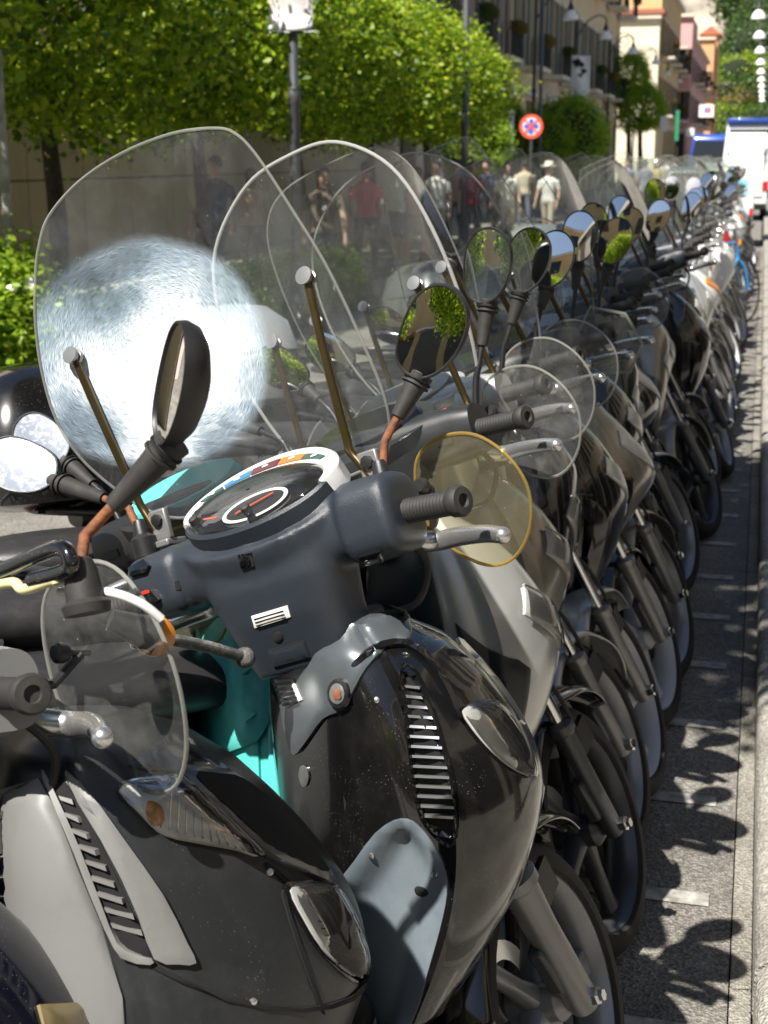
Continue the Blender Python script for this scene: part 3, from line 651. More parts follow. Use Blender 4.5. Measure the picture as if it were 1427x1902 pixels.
def on_screen(D, px, py, **k):
    I = (D['M'] @ D['S']).inverted(); c = I @ V(cam.location); d = I.to_3x3() @ ray(px, py)
    f = lambda t: (c+d*t).x - screen_x((c+d*t).y, (c+d*t).z, **k)
    t0, t1 = 1.2, 3.2; prev = f(t0); a = t0
    while a < t1:
        b = a+.02; fb = f(b)
        if prev*fb <= 0:
            for _ in range(30):
                mi = (a+b)/2
                if f(a)*f(mi) <= 0: b = mi
                else: a = mi
            break
        a = b; prev = fb
    p = c+d*a; return (p.y, p.z)
def dir_loc(D, v, steer=True): return ((D['M'] @ D['S']) if steer else D['M']).to_3x3().inverted() @ V(v)
CR = CAMM.to_3x3() @ V((1, 0, 0)); CU = CAMM.to_3x3() @ V((0, 1, 0)); CB = CAMM.to_3x3() @ V((0, 0, 1))   # picture right, up, towards viewer


# ------------------------------------------------------------------ ground, kerb, paving
def shader(name, base, rough, build):
    m = bpy.data.materials.new(name); n, l = nt(m); MATS[name] = m; b = n['Principled BSDF']; b.inputs['Roughness'].default_value = rough
    b.inputs['Base Color'].default_value = (*base, 1); build(n, l, b); return m
def asphalt(c0, c1, c2, sc=55):
    def f(n, l, b):
        tc = n.new('ShaderNodeTexCoord'); v = n.new('ShaderNodeTexVoronoi'); v.inputs['Scale'].default_value = sc; l.new(tc.outputs['Object'], v.inputs['Vector'])
        r = n.new('ShaderNodeValToRGB'); e = r.color_ramp.elements; e[0].position = 0; e[0].color = (*c0, 1); e[1].position = 1; e[1].color = (*c2, 1); k = e.new(.5); k.color = (*c1, 1)
        sp = n.new('ShaderNodeSeparateColor'); l.new(v.outputs['Color'], sp.inputs[0]); l.new(sp.outputs[0], r.inputs[0])
        no = n.new('ShaderNodeTexNoise'); no.inputs['Scale'].default_value = 1.7; no.inputs['Detail'].default_value = 8; no.inputs['Roughness'].default_value = .65; l.new(tc.outputs['Object'], no.inputs['Vector'])
        mp = n.new('ShaderNodeMapRange'); mp.inputs[1].default_value = .3; mp.inputs[2].default_value = .7; mp.inputs[3].default_value = .6; mp.inputs[4].default_value = 1.25; l.new(no.outputs['Fac'], mp.inputs[0])
        mx = n.new('ShaderNodeVectorMath'); mx.operation = 'SCALE'; l.new(r.outputs[0], mx.inputs[0]); l.new(mp.outputs[0], mx.inputs['Scale']); l.new(mx.outputs[0], b.inputs['Base Color'])
        bp = n.new('ShaderNodeBump'); bp.inputs['Strength'].default_value = .8; bp.inputs['Distance'].default_value = .006; l.new(v.outputs['Distance'], bp.inputs['Height']); l.new(bp.outputs[0], b.inputs['Normal'])
    return f
shader('asphalt', (.1, .1, .1), .85, asphalt((.10, .095, .086), (.185, .172, .152), (.29, .27, .235), 150))
shader('stone', (.3, .28, .25), .8, asphalt((.17, .16, .14), (.26, .245, .21), (.36, .33, .28), 160))
shader('kerb_stone', (.3, .28, .25), .75, asphalt((.20, .19, .17), (.30, .28, .25), (.40, .38, .33), 140))
pm('faded_paint', (.42, .41, .38), .8, col2=(.19, .175, .15), vscale=26)
struct = lambda name, mb, mat, **k: tag(obj(name, mb, mat, **k), kind='structure')
struct('road', MB().add([(-60, -15, 0), (.031, -15, 0), (.031, 420, 0), (-60, 420, 0)], [(0, 1, 2, 3)]), 'asphalt', smooth=False)
struct('terrain', MB().add([(-600, -200, -.3), (600, -200, -.3), (600, 1200, -.3), (-600, 1200, -.3)], [(0, 1, 2, 3)]), 'asphalt', smooth=False)
pv = struct('pavement', MB().bbox((.24, -15, -.2), (7, 420, .118)), 'stone', smooth=False)
gut = struct('gutter', MB().bbox((.032, -15, -.2), (.078, 420, -.012)), 'void', smooth=False)
slab = None
for k in range(46):
    yl = .2 + k*.62
    me = cached(('gslab',), lambda: MB().bbox((.034, .004, -.05), (.077, .616, .006)), 'gutter_slab', smooth=False)
    o = obj('gutter_slab', me, 'stone', gut, bevel=.003); o.location = (0, yl, random.uniform(-.002, .003))
def kerb_mb():
    pr = [(.079, -.10), (.079, .085)] + [(.079+.035*(1-math.cos(a)), .085+.035*math.sin(a)) for a in [PI/2*k/6 for k in range(1, 7)]] + [(.236, .122), (.236, -.10)]
    return MB().loft([[V((x, y, z)) for x, z in pr] for y in (.005, .32, .66, .995)])
kerb = struct('kerb', MB().bbox((.085, -15, -.2), (.235, 420, .06)), 'void', smooth=False)
for k in range(40):
    o = obj('kerb_stone', cached(('kerb',), kerb_mb, 'kerb_stone'), 'kerb_stone', kerb, bevel=.004); o.location = (random.uniform(-.002, .002), -.4+k, random.uniform(-.003, .003))
struct('far_kerb', MB().bbox((.10, 40, .0), (.235, 420, .121)), 'kerb_stone', smooth=False)
for k in range(44):
    yl = 1.94+k*.53
    struct('bay_line', MB().add([(-1.9, yl, .004), (-.02, yl, .004), (-.02, yl+.06, .004), (-1.9, yl+.06, .004)], [(0, 1, 2, 3)]), 'faded_paint', smooth=False)
# far footway with the trees, beds and wall
struct('far_pavement', MB().bbox((-14, 4, -.2), (-5.2, 420, .12)), 'stone', smooth=False)

# ------------------------------------------------------------------ foliage
def leafmat(name, c1, c2, c3, tr=.45):
    m = bpy.data.materials.new(name); n, l = nt(m); MATS[name] = m; n.remove(n['Principled BSDF'])
    ge = n.new('ShaderNodeNewGeometry'); r = n.new('ShaderNodeValToRGB'); e = r.color_ramp.elements
    e[0].color = (*c1, 1); e[1].color = (*c3, 1); k = e.new(.55); k.color = (*c2, 1); l.new(ge.outputs['Random Per Island'], r.inputs[0])
    d = n.new('ShaderNodeBsdfDiffuse'); t = n.new('ShaderNodeBsdfTranslucent'); g = n.new('ShaderNodeBsdfGlossy'); g.inputs['Roughness'].default_value = .5
    l.new(r.outputs[0], d.inputs[0]); l.new(r.outputs[0], t.inputs[0])
    a = n.new('ShaderNodeMixShader'); a.inputs[0].default_value = tr; l.new(d.outputs[0], a.inputs[1]); l.new(t.outputs[0], a.inputs[2])
    b = n.new('ShaderNodeMixShader'); b.inputs[0].default_value = .03; l.new(a.outputs[0], b.inputs[1]); l.new(g.outputs[0], b.inputs[2]); l.new(b.outputs[0], n['Material Output'].inputs[0]); return m
leafmat('leaf_bright', (.05, .12, .010), (.29, .44, .018), (.56, .64, .03), .55)
leafmat('leaf_dark', (.03, .06, .012), (.07, .12, .018), (.13, .19, .03), .3)
leafmat('leaf_lime', (.16, .28, .015), (.30, .46, .02), (.42, .55, .05), .5)
leafmat('leaf_far', (.03, .065, .015), (.06, .12, .02), (.11, .17, .03), .3)
leafmat('leaf_rust', (.12, .13, .02), (.22, .18, .03), (.30, .20, .05), .3)
pm('bark', (.10, .075, .05), .9, col2=(.05, .04, .03), vscale=14, bump=(40, .8)); pm('pale_bark', (.42, .40, .35), .85, col2=(.2, .18, .15), vscale=9, bump=(30, .6))
pm('blocker_dark', (.012, .020, .006), .95)  # near-black for the core added inside crowns against light
def leaf_mesh(name, n, half, leaf, boxy=3.5, seed=1, surf=.72, clump=6, gap=.06, sink=.0):
    rnd = random.Random(seed); vs_, fs_ = [], []
    hx, hy, hz = half
    c = 0
    while c < n//clump:
        d = V((rnd.gauss(0, 1), rnd.gauss(0, 1), rnd.gauss(0, 1))).normalized()
        k = (abs(d.x)**boxy+abs(d.y)**boxy+abs(d.z)**boxy)**(-1/boxy); r = k*(surf+(1-surf)*rnd.random()**.7)
        p = V((d.x*hx, d.y*hy, d.z*hz))*r
        nz = noise.noise(p*1.1+V((seed, 0, 0))); nz2 = noise.noise(p*2.6+V((0, seed, 0)))
        if nz2 < -.30+gap: continue
        p *= 1 + .34*nz + .16*nz2; c += 1
        for q in range(clump):
            o = p + V((rnd.gauss(0, 1), rnd.gauss(0, 1), rnd.gauss(0, 1)))*leaf*1.3
            L = leaf*rnd.uniform(.6, 1.25); a = V((rnd.gauss(0, 1), rnd.gauss(0, 1), rnd.gauss(0, .7)-.4)).normalized(); nn = V((rnd.gauss(0, .8), rnd.gauss(0, .8), rnd.gauss(.5, .7)))+d*.5; b = a.cross(nn)
            if b.length < .05: continue
            b.normalize(); b *= L*.36; up = a.cross(b).normalized()*L*.12; i = len(vs_)
            vs_ += [tuple(o-a*L*.5), tuple(o+b+up), tuple(o+a*L*.5), tuple(o-b+up)]; fs_ += [(i, i+1, i+2), (i, i+2, i+3)]
    me = bpy.data.meshes.new(name); me.from_pydata(vs_, [], fs_); me.shade_smooth(); return me
LM = {'box': leaf_mesh('crown', 24000, (1.4, 1.75, 1.3), .095, 2.7, 1, surf=.62, gap=.16), 'box2': leaf_mesh('crown', 24000, (1.4, 1.75, 1.3), .095, 2.7, 5, surf=.62, gap=.16), 'round': leaf_mesh('crown', 13000, (1, 1, 1), .085, 2.2, 3),
      'far': leaf_mesh('crown', 9000, (1, 1, .9), .095, 2.2, 9, gap=.02)}
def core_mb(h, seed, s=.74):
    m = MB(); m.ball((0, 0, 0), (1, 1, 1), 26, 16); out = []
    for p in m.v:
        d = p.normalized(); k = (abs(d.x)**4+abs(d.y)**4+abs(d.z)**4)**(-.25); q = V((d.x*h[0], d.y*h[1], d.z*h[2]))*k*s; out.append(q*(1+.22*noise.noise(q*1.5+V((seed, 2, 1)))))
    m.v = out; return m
def tree(kind, base, h, sc, label, mat, group, trunk_r=.09, bark='bark', rz=0.0, name='street_tree', half=None, core=True):
    """base = foot of the trunk, h = height of the crown's centre, sc = crown scale"""
    t = empty(name, base); tag(t, label, 'tree', group)
    tr = MB(); p = cat([(0, 0, 0), (.04*sc[0], .02, h*.3), (-.02*sc[0], .03, h*.62), (.02, 0, h+.1)], 5); n = len(p); tr.tube(p, [lerp(trunk_r*1.25, trunk_r*.6, i/(n-1)) for i in range(n)], 12)
    tk = obj('trunk', tr, bark, t)
    for k in range(5):
        a = 2*PI*k/5+rz; e = V((math.cos(a)*sc[0]*.95, math.sin(a)*sc[1]*.8, h+sc[2]*(.2+.12*k)))
        obj('limb', MB().tube(cat([p[-4], lerp(p[-4], e, .5)+V((0, 0, -.1*sc[2])), e], 4), [trunk_r*.5]*4+[trunk_r*.35]*4+[trunk_r*.15], 8), bark, tk)
    c = obj('crown', LM[kind], mat, t); c.location = (0, 0, h); c.scale = sc; c.rotation_euler = (0, 0, rz)
    if not core: return t
    k = obj('light_blocker', cached(('core', kind), lambda: core_mb({'box': (1.3, 1.6, 1.2), 'box2': (1.3, 1.6, 1.2)}.get(kind, (1, 1, .95)), 3, .80), 'light_blocker'), 'blocker_dark', t); k.location = (0, 0, h); k.scale = sc; k.rotation_euler = (0, 0, rz)  # dark lump added inside the crown to block light
    return t
OR_ = ['leftmost of the clipped trees, cut by the left frame', 'second clipped tree from the left, behind the near windscreens', 'third clipped tree from the left, beside the near banner pole', 'fourth clipped tree from the left, right of the banner pole', 'fifth clipped tree from the left, before the street lamp', 'clipped tree at the far right end of the row, by the dark lamp post']
ty = [8.6, 12.2, 15.9, 19.7, 23.8, 28.2]
for k, y_ in enumerate(ty):
    tree('box' if k % 2 == 0 else 'box2', (-6.3-.03*k, y_, .12), 3.15-.045*k, (1, .99, 1-.04*k), OR_[k], 'leaf_bright', 'clipped street trees', .085, 'bark', rz=(0, PI)[k % 2], core=False)
for px, py, D_, h_, s_, lab in ((925, 245, 46, 2.0, 1.0, 'small lime green tree beyond the end of the clipped row'), (1055, 250, 45, 2.0, 1.15, 'lime green bush tree left of the tall portrait banner'), (1012, 262, 44, 1.7, .8, 'lime green bush directly behind the round red sign'), (885, 262, 34, 1.8, .8, 'lime green bush beside the dark lamp post')):
    p = at_y(px, py, D_); tree('round', (p.x, D_, .12), p.z-.12, (s_, s_, s_*.95), lab, 'leaf_lime', 'lime green small trees', .06)
p = at_y(1172, 150, 82); tree('round', (p.x, 82, .12), p.z, (1.0, 1.0, 1.4), 'dark leafy tree in front of the cream building', 'leaf_lime', 'far street trees', .14, core=False)
p = at_y(1192, 205, 78); tree('round', (p.x, 78, .12), p.z, (1.2, 1.2, 1.2), 'low leafy tree shading the far shop fronts', 'leaf_lime', 'far street trees', .14, core=False)
ot = empty('unseen_shade_tree', (1.5, 2.7, .118)); tag(ot, 'unseen street tree added on the right pavement to shade the middle of the row', 'tree')  # added out of view to cast shade over the middle scooters
obj('trunk', MB().tube(cat([(0, 0, 0), (-.1, 0, 1.6), (-.5, -.1, 3.0), (-1.4, -.2, 4.4), (-2.4, -.2, 5.2)], 5), [lerp(.16, .05, i/20) for i in range(21)], 14), 'bark', ot)
for dx, dy, sc_ in ((-2.5, -.5, 1.25), (-1.5, .1, 1.2), (-3.0, .7, 1.1)):
    cr = obj('crown', LM['round'], 'leaf_dark', ot); cr.location = (dx, dy, 5.1); cr.scale = (sc_, sc_, .8)
# flower bed with white blossoms, left edge
bed = empty('flowering_bush', (-5.1, 8.0, 0)); tag(bed, 'green bush with white blossoms at the left edge below the trees', 'bush')
bl = obj('leaves', LM['round'], 'leaf_lime', bed); bl.location = (0, 0, .62); bl.scale = (.75, 1.0, .6)
rn = random.Random(4); pm('petal', (.8, .8, .74), .6)
for k in range(34):
    a = rn.uniform(0, 6.28); e = rn.uniform(.2, 1.4); p = V((math.cos(a)*math.cos(e)*.72, math.sin(a)*math.cos(e)*.95, .62+math.sin(e)*.58))
    b = obj('blossom', cached(('blossom',), lambda: MB().ball((0, 0, 0), (.045, .045, .03), 8, 5), 'blossom'), 'petal', bed); b.location = p; b.scale = [rn.uniform(.6, 1.3)]*3
hedge = empty('low_hedge', (-4.75, 10, 0)); tag(hedge, 'low clipped green hedge strip along the far footway', 'hedge')
for k in range(7):
    h_ = obj('hedge_foliage', LM['round'], 'leaf_lime', hedge); h_.location = (0, -3.5+k*1.5, .32); h_.scale = (.42, .95, .36); h_.rotation_euler = (0, 0, k*.0)
# pale wall behind the trees with panel joints
pm('wall_beige', (.46, .37, .28), .85, col2=(.36, .29, .22), vscale=.9, bump=(30, .3)); pm('wall_cap', (.5, .45, .38), .8)
gw = empty('garden_wall', (-8.6, 7, .12)); tag(gw, 'beige panelled wall running behind the clipped trees', 'wall')
for k in range(16):
    o = obj('wall_panel', cached(('wpanel',), lambda: MB().bbox((-.2, .01, 0), (0, 1.49, 1.25)), 'wall_panel', smooth=False), 'wall_beige', gw, bevel=.01); o.location = (0, k*1.5, 0)
    o = obj('wall_panel', cached(('wpanel2',), lambda: MB().bbox((-.2, .01, 1.265), (0, 1.49, 2.3)), 'wall_panel', smooth=False), 'wall_beige', gw, bevel=.01); o.location = (0, k*1.5, 0)
obj('wall_core', MB().bbox((-.25, 0, 0), (-.03, 24, 2.3)), 'void', gw, smooth=False)
obj('wall_coping', MB().bbox((-.3, 0, 2.302), (.06, 24, 2.42)), 'wall_cap', gw, smooth=False)
pp = at_y(8, 320, 8.6)
pt_ = empty('white_post', (pp.x, 8.6, .12)); tag(pt_, 'weathered white post at the left edge under the trees', 'post')
obj('shaft', MB().tube([(0, 0, 0), (0, 0, 2.2)], .032, 12), 'pale_bark', pt_); obj('foot_collar', MB().lathe([(.05, 0), (.05, .06), (.033, .08)], (0, 0, 0), (0, 0, 1), 14), 'pale_bark', pt_)

# ------------------------------------------------------------------ buildings
for nm, c, c2 in (('plaster_tan', (.66, .52, .33), (.56, .43, .27)), ('plaster_rose', (.68, .56, .47), (.60, .48, .40)), ('plaster_cream', (.74, .66, .50), (.66, .58, .43)), ('plaster_pink', (.62, .36, .34), (.55, .31, .3)), ('plaster_orange', (.68, .36, .17), (.6, .31, .15)), ('plaster_ochre', (.62, .44, .22), (.52, .37, .18)), ('trim_stone', (.66, .58, .46), (.55, .48, .38))):
    pm(nm, c, .85, col2=c2, vscale=.5, bump=(12, .2))
pm('shutter_brown', (.075, .045, .03), .6); pm('shutter_green', (.03, .05, .04), .6); pm('window_dark', (.012, .013, .016), .15, spec=.6); pm('iron', (.012, .012, .013), .5); pm('shop_dark', (.02, .017, .015), .4)
pm('awning_white', (.7, .68, .62), .8); pm('awning_green', (.02, .12, .06), .8); pm('roof_tile', (.36, .13, .07), .85, bump=(8, .5)); pm('flower_red', (.35, .03, .05), .7)
def building(label, xf, y0, y1, hgt, wall, bays, levels, shutter='shutter_brown', depth=9, shops=True, balc=(0,), face='x', x1=None, flowers=True, name='street_building'):
    """row house; face 'x' looks across the street to +X, face 'y' looks back along the street to -Y"""
    if face == 'x': root = empty(name, (xf, y0, 0), 0); L = y1-y0; T = lambda u, d, z: V((d, u, z))
    else: root = empty(name, (xf, y0, 0), 0); L = x1-xf; T = lambda u, d, z: V((u, -d, z))
    tag(root, label, 'building')
    def bx(name_, u0, u1, d0, d1, z0, z1, mat, par=root, **k):
        a, b = T(u0, d0, z0), T(u1, d1, z1); lo = V((min(a.x, b.x), min(a.y, b.y), z0)); hi = V((max(a.x, b.x), max(a.y, b.y), z1)); return obj(name_, MB().bbox(lo, hi), mat, par, smooth=False, **k)
    # wall as piers and spandrels so that windows are real openings
    step = L/bays; ww = min(1.25, step*.46); w = MB()
    def piece(u0, u1, z0, z1):
        a, b = T(u0, -.35, z0), T(u1, 0, z1); w.bbox((min(a.x, b.x), min(a.y, b.y), z0), (max(a.x, b.x), max(a.y, b.y), z1))
    rowsz = [(z, z+hh) for z, hh in levels]; g0 = 3.6 if shops else 0
    zs = [g0] + [q for r in rowsz for q in r] + [hgt]
    for i in range(0, len(zs)-1, 2): piece(0, L, zs[i]+.001*(i > 0), zs[i+1]-.001)
    for (z0, z1) in rowsz:
        us = [0] + [q for k in range(bays) for q in ((k+.5)*step-ww/2, (k+.5)*step+ww/2)] + [L]
        for i in range(0, len(us)-1, 2): piece(us[i], us[i+1], z0, z1)
    if shops:
        us = [0] + [q for k in range(bays) for q in ((k+.5)*step-step*.33, (k+.5)*step+step*.33)] + [L]
        for i in range(0, len(us)-1, 2): piece(us[i], us[i+1], 0, 3.6)
    obj('wall', w, wall, root, smooth=False)
    bx('wall_body', 0.02, L-.02, -depth, -.36, 0, hgt, wall)
    bx('cornice', -.1, L+.1, -.3, .32, hgt+.002, hgt+.28, 'trim_stone'); bx('string_course', -.03, L+.03, .002, .10, 3.75, 3.98, 'trim_stone')
    for li, (z0, z1) in enumerate(rowsz):
        for k in range(bays):
            c = (k+.5)*step; wd = bx('window', c-ww/2-.1, c+ww/2+.1, .003, .06, z1+.003, z1+.2, 'trim_stone')
            bx('pane', c-ww/2, c+ww/2, -.25, -.22, z0, z1, 'window_dark', wd); bx('sill', c-ww/2-.12, c+ww/2+.12, .004, .14, z0-.12, z0-.003, 'trim_stone', wd)
            for s in (-1, 1): bx('shutter', c+s*(ww/2+.02)-(.48 if s < 0 else 0), c+s*(ww/2+.02)+(.48 if s > 0 else 0), .004, .05, z0+.02, z1-.02, shutter, wd)
            bx('window_bar', c-.03, c+.03, -.21, -.16, z0, z1, 'trim_stone', wd)
            if li in balc and (k % 2 == 0 or bays < 5):
                b = bx('balcony', c-ww*.95, c+ww*.95, .15, .95, z0-.28, z0-.13, 'trim_stone'); m = MB()
                for q in range(15):
                    u = lerp(c-ww*.93, c+ww*.93, q/14); a = T(u, .92, z0-.12); m.box(a+V((0, 0, .45)), (.022, .022, .9))
                for q in range(4):
                    for s in (-1, 1): a = T(c+s*ww*.93, .25+q*.2, z0-.12); m.box(a+V((0, 0, .45)), (.022, .022, .9))
                a, e = T(c-ww*.95, .89, z0+.78), T(c+ww*.95, .95, z0+.83); m.bbox((min(a.x, e.x), min(a.y, e.y), a.z), (max(a.x, e.x), max(a.y, e.y), e.z))
                tag(obj('railing', m, 'iron', b, smooth=False), kind='stuff')
                if flowers:
                    f = obj('flower_box', LM['far'], 'leaf_dark' if k % 4 else 'leaf_rust', b); f.location = T(c, 1.0, z0+.72); f.scale = (.2 if face == 'x' else ww*.8, ww*.8 if face == 'x' else .2, .2)
    if shops:
        for k in range(bays):
            c = (k+.5)*step; s = bx('shop_front', c-step*.33, c+step*.33, -.5, -.34, 0, 3.6, 'shop_dark'); bx('door_frame', c-.06, c+.06, -.33, -.28, 0, 2.6, 'trim_stone', s)
    return root
building('tan row house with tall shuttered windows behind the clipped trees', -8.3, 33.0, 48.0, 13.5, 'plaster_rose', 6, [(4.7, 2.7), (8.9, 2.6)], balc=(0, 1))
building('ochre row house with flower balconies left of the cream building', -8.2, 48.1, 84, 14, 'plaster_tan', 13, [(4.7, 2.8), (9.2, 2.7)], 'shutter_green', balc=(0, 1))
building('pale rose house rising above the clipped trees', -11, 14, 32.9, 13, 'plaster_rose', 6, [(4.9, 2.6), (9.0, 2.6)], balc=(0,), shops=False)
a_, b_ = at_y(1140, 0, 101), at_y(1228, 0, 101)
building('sunlit cream building end wall with rust red cornice', a_.x-3, 101, 0, 10.6, 'plaster_cream', 1, [(5.4, 1.3)], face='y', x1=b_.x, shops=False, balc=(), flowers=False)
o = empty('cream_upper_house', (a_.x-3, 103, 0)); tag(o, 'set back cream upper storey above the rust red cornice', 'building')
obj('wall', MB().bbox((0, 0, 0), (b_.x-a_.x+2.2, 8, 17)), 'plaster_cream', o, smooth=False); obj('eaves', MB().bbox((-.3, -.4, 17.002), (b_.x-a_.x+2.6, 8.4, 17.3)), 'roof_tile', o, smooth=False); obj('ledge', MB().bbox((-.2, -2.4, 10.9), (b_.x-a_.x+3.3, -.002, 11.2)), 'roof_tile', o, smooth=False)
building('shadowed balcony house between the cream and the pink buildings', b_.x+.05, 101.5, 124, 13, 'plaster_ochre', 6, [(4.6, 2.4), (8.4, 2.4)], balc=(0, 1))
a_, b_ = at_y(1252, 0, 126), at_y(1290, 0, 126)
building('narrow pink house with balconies far down the street', a_.x, 126, 0, at_y(0, 62, 126).z, 'plaster_pink', 1, [(4.8, 2.2), (8.4, 2.0)], face='y', x1=b_.x, balc=(0, 1))
building('long pale pink terrace behind the narrow pink house', b_.x+.02, 127, 158, 11, 'plaster_pink', 7, [(4.6, 2.2), (7.9, 2.0)], balc=(0, 1))
a_, b_ = at_y(1296, 0, 168), at_y(1332, 0, 168)
building('orange house at the end of the street', a_.x, 168, 0, at_y(0, 100, 168).z, 'plaster_orange', 1, [(5, 1.8), (9.2, 1.7)], face='y', x1=b_.x, balc=(1,), flowers=False)
o = empty('orange_roof_house', (a_.x, 172, 0)); tag(o, 'orange attic storey with tiled roof above the orange house', 'building'); zt = at_y(0, 86, 172).z
obj('wall', MB().bbox((.6, 0, 0), (b_.x-a_.x+.2, 6, zt-.4)), 'plaster_orange', o, smooth=False); obj('roof', MB().prism([(.2, -.5, zt-.395), (b_.x-a_.x+.6, -.5, zt-.395), ((b_.x-a_.x)/2+.4, -.5, zt+.5)], (0, 7, 0)), 'roof_tile', o, smooth=False)
pm('near_tan', (.40, .36, .29), .85, col2=(.30, .27, .21), vscale=.6)
def near_house(label, lo, hi, wall, n, axis, zs=((.15, 2.9), (4.4, 2.3))):
    o = empty('facing_building', (lo[0], lo[1], 0)); tag(o, label, 'building'); d = V(hi)-V(lo)
    obj('wall', MB().bbox((0, 0, 0), d), wall, o, smooth=False); obj('cornice', MB().bbox((-.2, -.2, d.z+.002), (d.x+.2, d.y+.2, d.z+.3)), 'trim_stone', o, smooth=False)
    for k in range(n):
        for iz, (z, hz) in enumerate(zs):
            u = (k+.5)/n; hw = (d.y if axis == 'x' else d.x)/n*(.40 if iz == 0 else .24)
            mt = ('shop_dark', 'window_dark')[k % 2] if iz == 0 else ('window_dark' if k % 3 else 'shutter_brown')
            if axis == 'x': w = obj('window', MB().bbox((-.05, d.y*u-hw, z), (-.003, d.y*u+hw, z+hz)), mt, o, smooth=False); b0, b1 = (-.9, d.y*u-hw-.1, z+hz+.05), (-.06, d.y*u+hw+.1, z+hz+.15)
            else: w = obj('window', MB().bbox((d.x*u-hw, d.y+.003, z), (d.x*u+hw, d.y+.05, z+hz)), mt, o, smooth=False); b0, b1 = (d.x*u-hw-.1, d.y+.06, z+hz+.05), (d.x*u+hw+.1, d.y+.9, z+hz+.15)
            if iz == 0 and k % 3 != 1: obj('awning', MB().bbox(b0, b1), ('awning_white', 'awning_green', 'plaster_orange')[k % 3], w, smooth=False)
near_house('tan shop house along the right pavement', (6.0, -14, 0), (12, 24, 6.6), 'near_tan', 11, 'x')
near_house('ochre house behind the viewer across the street', (-24, -26, 0), (8, -18, 9), 'plaster_ochre', 9, 'y', ((.15, 2.9), (4.4, 2.3), (7.4, 1.2)))
for tx, ty_, ts in ((-4.5, -8.5, 1.7), (-9.5, -6.5, 2.0), (1.6, -11, 1.6)): tree('round', (tx, ty_, .0), 3.6, (ts, ts, ts*.9), 'leafy street tree behind the viewer, '+('left of the row', 'far across the street', 'on the near pavement')[int(tx > -6)+int(tx > 0)], 'leaf_bright', 'trees behind the viewer', .12, core=False)
# awnings and shop signs far down the street
def board(px0, py0, px1, py1, D_, mat, name, label, cat_, th=.12):
    a, b = at_y(px0, py1, D_), at_y(px1, py0, D_); o = empty(name, ((a.x+b.x)/2, D_, a.z)); tag(o, label, cat_)
    obj('panel', MB().bbox((a.x-(a.x+b.x)/2, 0, 0), (b.x-(a.x+b.x)/2, th, b.z-a.z)), mat, o, smooth=False, bevel=.01); obj('bracket', MB().bbox((-.04, th+.002, .1), (.04, th+1.2, .18)), 'iron', o, smooth=False); return o
pm('sign_white', (.75, .75, .73), .5); pm('sign_blue', (.03, .10, .42), .5); pm('sign_red', (.55, .02, .03), .5); pm('faint_red', (.62, .36, .34), .6); pm('cloth_green', (.02, .22, .10), .7); pm('sign_pink', (.75, .03, .20), .6)
sb_ = board(1298, 194, 1327, 218, 95, 'sign_white', 'hanging_sign', 'white hanging sign with faint blue and red print far down the street', 'sign')
for x_, m_ in ((-.12, 'sign_blue'), (.08, 'sign_red')): obj('print', MB().bbox((x_, -.01, .25), (x_+.16, -.002, .6)), m_, sb_, smooth=False)
board(1274, 238, 1290, 253, 90, 'sign_white', 'small_sign', 'small white square sign below the hanging sign', 'sign')
board(1253, 205, 1263, 262, 70, 'cloth_green', 'hanging_cloth', 'long green cloth hanging over the far footway', 'cloth', .03)
board(1226, 216, 1240, 244, 72, 'sign_white', 'shop_flag', 'white shop flag left of the green hanging cloth', 'flag', .03)
# cliff and wooded slopes closing the street
def cliff_mb():
    rn = random.Random(2)
    def fn(u, v):
        x = lerp(-60, 70, u); z = lerp(-5, 130, v); n_ = noise.noise(V((x*.05, z*.03, 1)))*9+noise.noise(V((x*.16, z*.09, 4)))*4+noise.noise(V((x*.5, z*.3, 9)))*1.4
        return V((x, 430+n_+v*26, z))
    return MB().grid(fn, 90, 70)
shader('rock', (.4, .37, .32), .9, lambda n, l, b: None); n_, l_ = MATS['rock'].node_tree.nodes, MATS['rock'].node_tree.links
tn = n_.new('ShaderNodeTexNoise'); tn.inputs['Scale'].default_value = .12; tn.inputs['Detail'].default_value = 10; rr_ = n_.new('ShaderNodeValToRGB'); rr_.color_ramp.elements[0].position = .38; rr_.color_ramp.elements[0].color = (.14, .12, .10, 1); rr_.color_ramp.elements[1].position = .62; rr_.color_ramp.elements[1].color = (.46, .40, .32, 1)
tcc = n_.new('ShaderNodeTexCoord'); l_.new(tcc.outputs['Object'], tn.inputs['Vector']); l_.new(tn.outputs['Fac'], rr_.inputs[0]); l_.new(rr_.outputs[0], n_['Principled BSDF'].inputs['Base Color'])
tag(obj('cliff', cliff_mb(), 'rock'), kind='structure')
def slope(u, v):
    x = lerp(-40, 90, u); y = lerp(215, 400, v); return V((x, y, -2 + 60*v**1.2*min(1, max(0, (x+4)/14)) + noise.noise(V((x*.06, y*.06, 0)))*3))
pm('slope_soil', (.05, .06, .03), .95)
tag(obj('wooded_hill', MB().grid(slope, 40, 40), 'slope_soil'), kind='structure')
rn = random.Random(11); k = -1
HT = ('right above the orange house', 'foot of the pale cliff', 'second from the right in the upper row', 'upper row at the right frame', 'middle row, leftmost', 'middle row, lighter than its neighbours', 'middle row, second from the right', 'middle row at the right frame', 'third row, leftmost', 'the only reddish one', 'third row, beside the reddish one', 'third row at the right frame', 'lowest row, the pale one', 'lowest row, above the bus', 'lowest row at the right frame', 'high up beside the cliff', 'high up in the right corner', 'just below the cliff edge at right', 'topmost in the right corner', 'topmost, left of the corner', 'low, under the orange house', 'lowest, far left of the slope')
